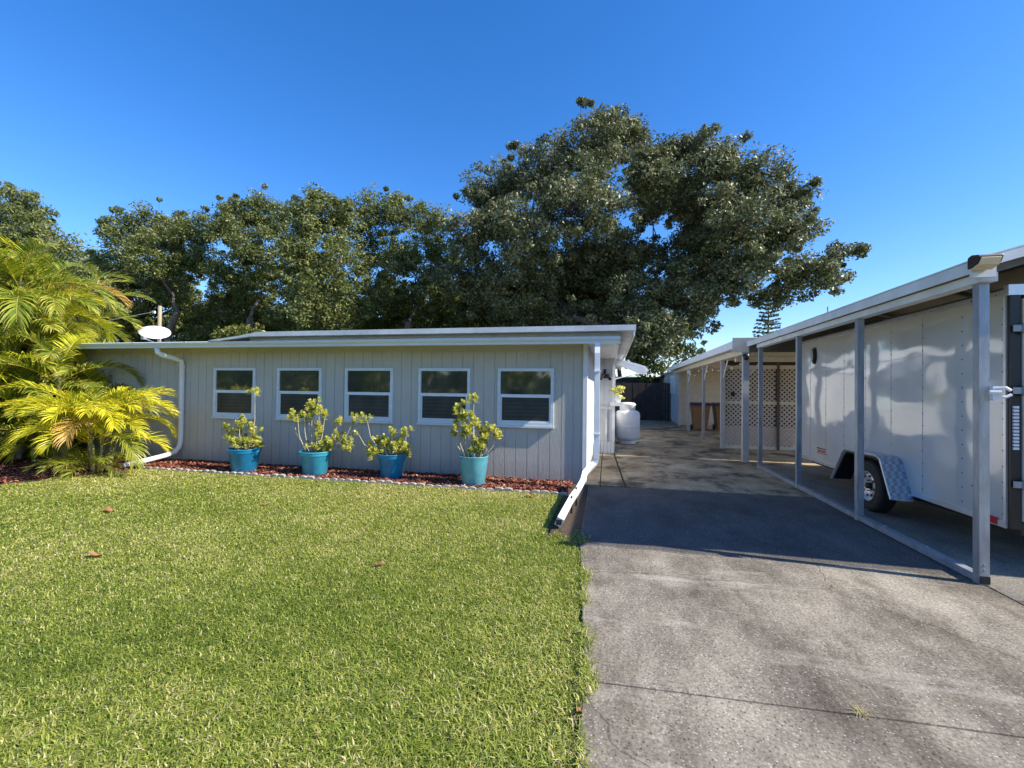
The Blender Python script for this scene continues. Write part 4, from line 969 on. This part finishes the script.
def wheel(xf, sgn, parent):
    """xf outer face x, sgn -1 faces -x"""
    R, yc = .345, 7.10
    bm = NB(); s = sgn
    prof = [(.200, 0), (.225, .004), (.29, .0), (.325, .012), (.342, .035), (.345, .06), (.345, .15), (.342, .17), (.32, .20), (.21, .205)]
    lathe(bm, [(r, -s * d) for r, d in prof], (xf, yc, R), 40, axis=0, caps=False)
    w = obj('wheel', bm, MT['rubber'], parent, smooth=False)
    bm = NB(); prof = [(.205, .012), (.205, .002), (.19, .004), (.182, .03), (.170, .045), (.15, .03), (.12, .022), (.075, .045), (.062, .048), (.001, .048)]
    lathe(bm, [(r, -s * d) for r, d in prof], (xf, yc, R), 40, axis=0, caps=False)
    rm = obj('rim', bm, MT['rim'], w, smooth=True)
    bm = NB()
    for k in range(8):
        a = 2 * pi * k / 8 + .2; c_ = (xf, yc + .138 * cos(a), R + .138 * sin(a))
        lathe(bm, [(.020, s * -.022), (.020, s * -.030 + s * .014), (.001, s * -.012)], c_, 12, axis=0)
    obj('rim_holes', bm, MT['black'], rm)
    bm = NB(); lathe(bm, [(.045, -s * .047), (.042, -s * .0), (.03, s * .01), (.001, s * .012)], (xf, yc, R), 16, axis=0)
    for k in range(5):
        a = 2 * pi * k / 5; lathe(bm, [(.010, -s * .04), (.010, -s * .018), (.001, -s * .017)], (xf, yc + .072 * cos(a), R + .072 * sin(a)), 6, axis=0)
    obj('hub', bm, MT['black'], rm)
wheel(3.44, -1, tr); wheel(TX1 + .2, 1, tr)
bm = NB(); tube(bm, [(3.6, 7.10, .34), (5.75, 7.10, .34)], .04, 8); obj('axle', bm, MT['black'], tr)
bm = NB(); m_ = (TX0 + TX1) / 2; tube(bm, [(TX0 + .3, TY1, .30), (m_, 11.05, .32)], .04, 6); tube(bm, [(TX1 - .3, TY1, .30), (m_, 11.05, .32)], .04, 6); tube(bm, [(m_, 10.9, 0), (m_, 10.9, .5)], .03, 8); obj('hitch', bm, MT['black'], tr)

# ================================================================== COVERED PATIO BEHIND
bc = empty('patio_cover', (3.1, 16, 0), 'low flat patio cover on thin white posts beyond the carport', 'patio cover')
for (X, Y, a) in ((3.04, 11.35, .13), (3.12, 13.9, .10), (3.12, 16.6, .085), (3.14, 19.8, .085), (3.16, 22.6, .085)):
    boxes('post', [(X - a / 2, X + a / 2, Y - a / 2, Y + a / 2, 0, 2.50)], MT['patio_post'], bc, .004)
boxes('edge_beam', [(3.0, 3.14, 11.25, 23.4, 2.50, 2.64)], MT['beige'], bc)
boxes('roof', [(2.78, 8.6, 11.24, 23.6, 2.70, 2.79)], MT['roof'], bc)
boxes('fascia', [(2.75, 2.779, 11.26, 23.6, 2.62, 2.80)], MT['white'], bc)
boxes('front_fascia', [(2.73, 8.6, 11.19, 11.239, 2.53, 2.86)], simple('grey_fascia', (.34, .33, .30), .6), bc)
boxes('ceiling', [(2.80, 8.6, 11.25, 23.6, 2.65, 2.69)], MT['beige'], bc)
boxes('cross_beam', [(3.15, 8.5, 12.6, 12.75, 2.40, 2.52)], MT['beige'], bc)
for y in (16.6, 19.8, 13.9):
    bm = NB(); tube(bm, [(3.13, y - .02, 2.0), (3.13, y - .55, 2.5)], .02, 4); obj('brace', bm, MT['white_dirty'], bc)
bm = NB(); tube(bm, [(3.05, 11.4, 1.95), (3.55, 11.4, 2.5)], .02, 4); obj('brace', bm, MT['white_dirty'], bc)
bm = NB(); lathe(bm, [(.07, 2.55), (.07, 2.47), (.05, 2.42), (.001, 2.40)], (3.02, 11.22, -.06), 16); sc = obj('security_camera', bm, MT['black'], bc, smooth=True)
boxes('camera_mount', [(2.93, 3.11, 11.24, 11.27, 2.44, 2.53)], MT['white'], sc)
bm = NB(); tube(bm, [(3.0, 18.7, 2.45), (2.9, 18.3, 2.36)], .07, 8); box(bm, 3.0, 3.1, 18.6, 18.7, 2.42, 2.52); obj('flood_lamp', bm, MT['white'], bc)
# string of party bulbs
sl = empty('string_light', (3.2, 15, 2.45), 'string of small round bulbs under the patio cover edge', 'string light')
bm = NB(); pts = []
for i in range(41):
    t = i / 40; y = 12 + t * 8; pts.append((3.22, y, 2.46 - .14 * abs(sin(t * pi * 4))))
tube(bm, pts, .008, 4); obj('cord', bm, MT['black'], sl)
for i in range(2, 40, 4):
    bm = NB(); bmesh.ops.create_icosphere(bm, subdivisions=2, radius=.045, matrix=Matrix.Translation(Vector(pts[i]) - Vector((0, 0, .06)))); obj('bulb', bm, MT['lens'], sl, smooth=True)

# lattice screens
def lattice(x0, x1, label, lock=False):
    root = empty('lattice_screen', (x0, 14.0, 0), label, 'lattice screen', 'lattice screens beside the patio cover')
    z0_, z1_ = .05, 2.32; bm = NB(); p_ = .125; w = .036; k = 0
    Y = 14.0
    for sgn in (1, -1):
        c = x0 - (z1_ - z0_) if sgn == 1 else x0
        c_end = x1 if sgn == 1 else x1 + (z1_ - z0_)
        while c < c_end:
            # strip: x = c + sgn*(z-z0)
            if sgn == 1: ta, tb_ = max(0, x0 - c), min(z1_ - z0_, x1 - c)
            else: ta, tb_ = max(0, c - x1), min(z1_ - z0_, c - x0)
            if tb_ - ta > .03:
                xa, za, xb, zb = c + sgn * ta, z0_ + ta, c + sgn * tb_, z0_ + tb_
                dx_ = w / 2 * .707
                yy = Y - .006 if sgn == 1 else Y + .004
                prism(bm, [(xa - dx_, za + sgn * dx_), (xa + dx_, za - sgn * dx_), (xb + dx_, zb - sgn * dx_), (xb - dx_, zb + sgn * dx_)], 1, yy, yy + .008)
            c += p_
    obj('lattice', bm, MT['lattice'], root)
    boxes('frame', [(x0 - .03, x1 + .03, Y - .03, Y - .008, z0_ - .05, z0_ + .04), (x0 - .03, x1 + .03, Y - .03, Y - .008, z1_ - .04, z1_ + .06), (x0 - .03, x1 + .03, Y - .03, Y - .008, 1.27, 1.36)], MT['beige'], root)
    if lock: boxes('lock_plate', [(3.36, 3.46, 13.95, 13.968, 1.50, 1.62)], MT['black'], root)
    return root
lattice(3.2, 4.53, 'left lattice screen with a black lock plate, between two patio cover posts', True)
lattice(4.65, 8.4, 'right lattice screen partly hidden by the trailer')
tag(boxes('fence_post', [(4.56, 4.62, 13.94, 14.0, 0, 2.45)], simple('brown_post', (.09, .07, .06), .7)), 'slim dark brown post between the two lattice screens', 'post')
tag(boxes('dark_backing', [(3.42, 8.5, 15.2, 15.3, 0, 2.6)], simple('dark_backing_tone', (.06, .055, .05), .8)), 'dark backing sheet added to make the lattice gaps read as shade', 'wall')  # added dark sheet behind the lattice so its gaps look shaded
tag(boxes('low_wall', [(3.40, 8.5, 15.0, 15.1, 0, .55)], simple('pinkish_boards', (.52, .42, .40), .7)), 'low pinkish board wall showing through the bottom of the lattice screens', 'wall')

# shed
sh = empty('shed', (5, 26, 0), 'pale shed with horizontal lap siding at the back of the driveway', 'shed')
def lap(bm, axis, a0, a1, c, z0_, z1_, pitch=.19, out=-1):
    z = z0_
    while z < z1_ - .01:
        t = min(pitch, z1_ - z)
        if axis == 'x': prism(bm, [(c, z), (c + out * .03, z), (c + out * .008, z + t), (c, z + t)], 0, a0, a1)
        else: prism(bm, [(c, z), (c + out * .03, z), (c + out * .008, z + t), (c, z + t)], 1, a0, a1)
        z += pitch
bm = NB(); lap(bm, 'x', 3.26, 8.4, 23.0, .12, 2.60); obj('front_wall', bm, MT['beige_lap'], sh)
bm = NB(); box(bm, 3.22, 3.24, 23.05, 30, .1, 2.62)
y = 23.05
while y < 30: box(bm, 3.205, 3.222, y, y + .28, .1, 2.62); y += .30
obj('side_wall', bm, MT['shed_side'], sh)
boxes('corner_board', [(3.19, 3.262, 22.94, 23.0, .08, 2.64)], MT['white'], sh)
boxes('inner_wall', [(3.25, 8.4, 23.05, 30, .0, 2.6)], MT['beige'], sh)
boxes('roof', [(3.1, 8.6, 23.605, 30.3, 2.62, 2.72), (3.16, 8.6, 22.9, 23.6, 2.606, 2.645)], MT['shed_side'], sh)
boxes('shutter', [(3.17, 3.204, 24.4, 26.2, 1.50, 2.45)], MT['white'], sh)
boxes('shutter', [(3.17, 3.204, 27.6, 29.6, 1.50, 2.45)], MT['white'], sh)

# bins
def bin_(x, y, label):
    root = empty('wheelie_bin', (x, y, 0), label, 'bin', 'brown wheeled bins under the patio cover')
    bm = NB(); prof = []
    v = []
    for z, w, d in ((.06, .24, .26), (.98, .33, .36), (1.02, .36, .39), (1.06, .36, .39)):
        v.append([bm.verts.new((x + sx * w, y + sy * d, z)) for sx, sy in ((-1, -1), (1, -1), (1, 1), (-1, 1))])
    for A1, B1 in zip(v, v[1:]):
        for k in range(4): bm.faces.new((A1[k], A1[(k + 1) % 4], B1[(k + 1) % 4], B1[k]))
    bm.faces.new(v[0][::-1]); bm.faces.new(v[-1]); obj('body', bm, MT['bin'], root, bevel=.015)
    bm = NB(); prism(bm, [(y - .42, 1.062), (y + .42, 1.062), (y + .40, 1.12), (y + .1, 1.17), (y - .38, 1.13)], 0, x - .385, x + .385); obj('lid', bm, MT['binlid'], root, bevel=.012)
    for s in (-1, 1):
        bm = NB(); lathe(bm, [(.001, 0), (.12, 0), (.12, .05), (.001, .05)], (x + s * .27 - .025, y + .27, .12), 20, axis=0); obj('wheel', bm, MT['black'], root)
    bm = NB(); tube(bm, [(x - .25, y + .42, 1.0), (x + .25, y + .42, 1.0)], .02, 8); obj('handle', bm, MT['bin'], root)
    return root
bin_(3.62, 20.0, 'brown wheeled bin with navy lid, nearer the shed corner')
bin_(4.55, 20.3, 'brown wheeled bin half hidden by the lattice screen')

# propane tank
tk = empty('propane_tank', (.50, 14.3, 0), 'tall white propane tank beside the white house wall', 'propane tank')
bm = NB(); R_ = .37
prof = [(.001, .07), (.22, .08), (.32, .12), (R_, .20), (R_, .86), (R_ * .97, .93), (.31, .99), (.21, 1.02), (.001, 1.04)]
lathe(bm, prof, (.50, 14.3, 0), 40); obj('body', bm, MT['tank'], tk, smooth=True)
bm = NB(); lathe(bm, [(.26, .0), (.26, .10), (.25, .10), (.25, .0)], (.50, 14.3, 0), 32); obj('foot_ring', bm, MT['tank'], tk)
bm = NB(); lathe(bm, [(.235, 1.0), (.235, 1.17), (.25, 1.19), (.25, 1.20), (.20, 1.245), (.10, 1.26), (.001, 1.262)], (.50, 14.3, 0), 32); obj('collar', bm, MT['tank'], tk, smooth=True)
bm = NB(); lathe(bm, [(R_ + .002, .52), (R_ + .006, .525), (R_ + .006, .545), (R_ + .002, .55)], (.50, 14.3, 0), 40); obj('weld_band', bm, MT['tank'], tk)

# back fence
fc = empty('wooden_fence', (1.5, 26, 0), 'dark brown wooden board fence across the end of the driveway', 'fence')
bm = NB(); x = -3.0; rn = random.Random(4)
while x < 3.15:
    box(bm, x, x + .14, 26 + rn.uniform(-.008, .008), 26.02, .02, 2.08 + rn.uniform(-.02, .02)); x += .15
obj('board', bm, MT['fence'], fc)
boxes('rail', [(-3, 3.15, 26.03, 26.08, .5, .6), (-3, 3.15, 26.03, 26.08, 1.6, 1.7)], MT['fence'], fc)
for x in (-2.9, -.6, 1.7): boxes('post', [(x, x + .1, 26.085, 26.18, 0, 2.1)], MT['fence'], fc)
nh = empty('neighbour_shed', (.8, 30.5, 0), 'low neighbouring shed whose pale flat roof edge shows above the back fence', 'shed')
boxes('roof', [(-2.6, 6.9, 29.9, 31.2, 2.46, 2.54)], MT['roof'], nh)
boxes('wall', [(-2.4, 6.7, 30.0, 31.0, 0, 2.45)], MT['fence'], nh)
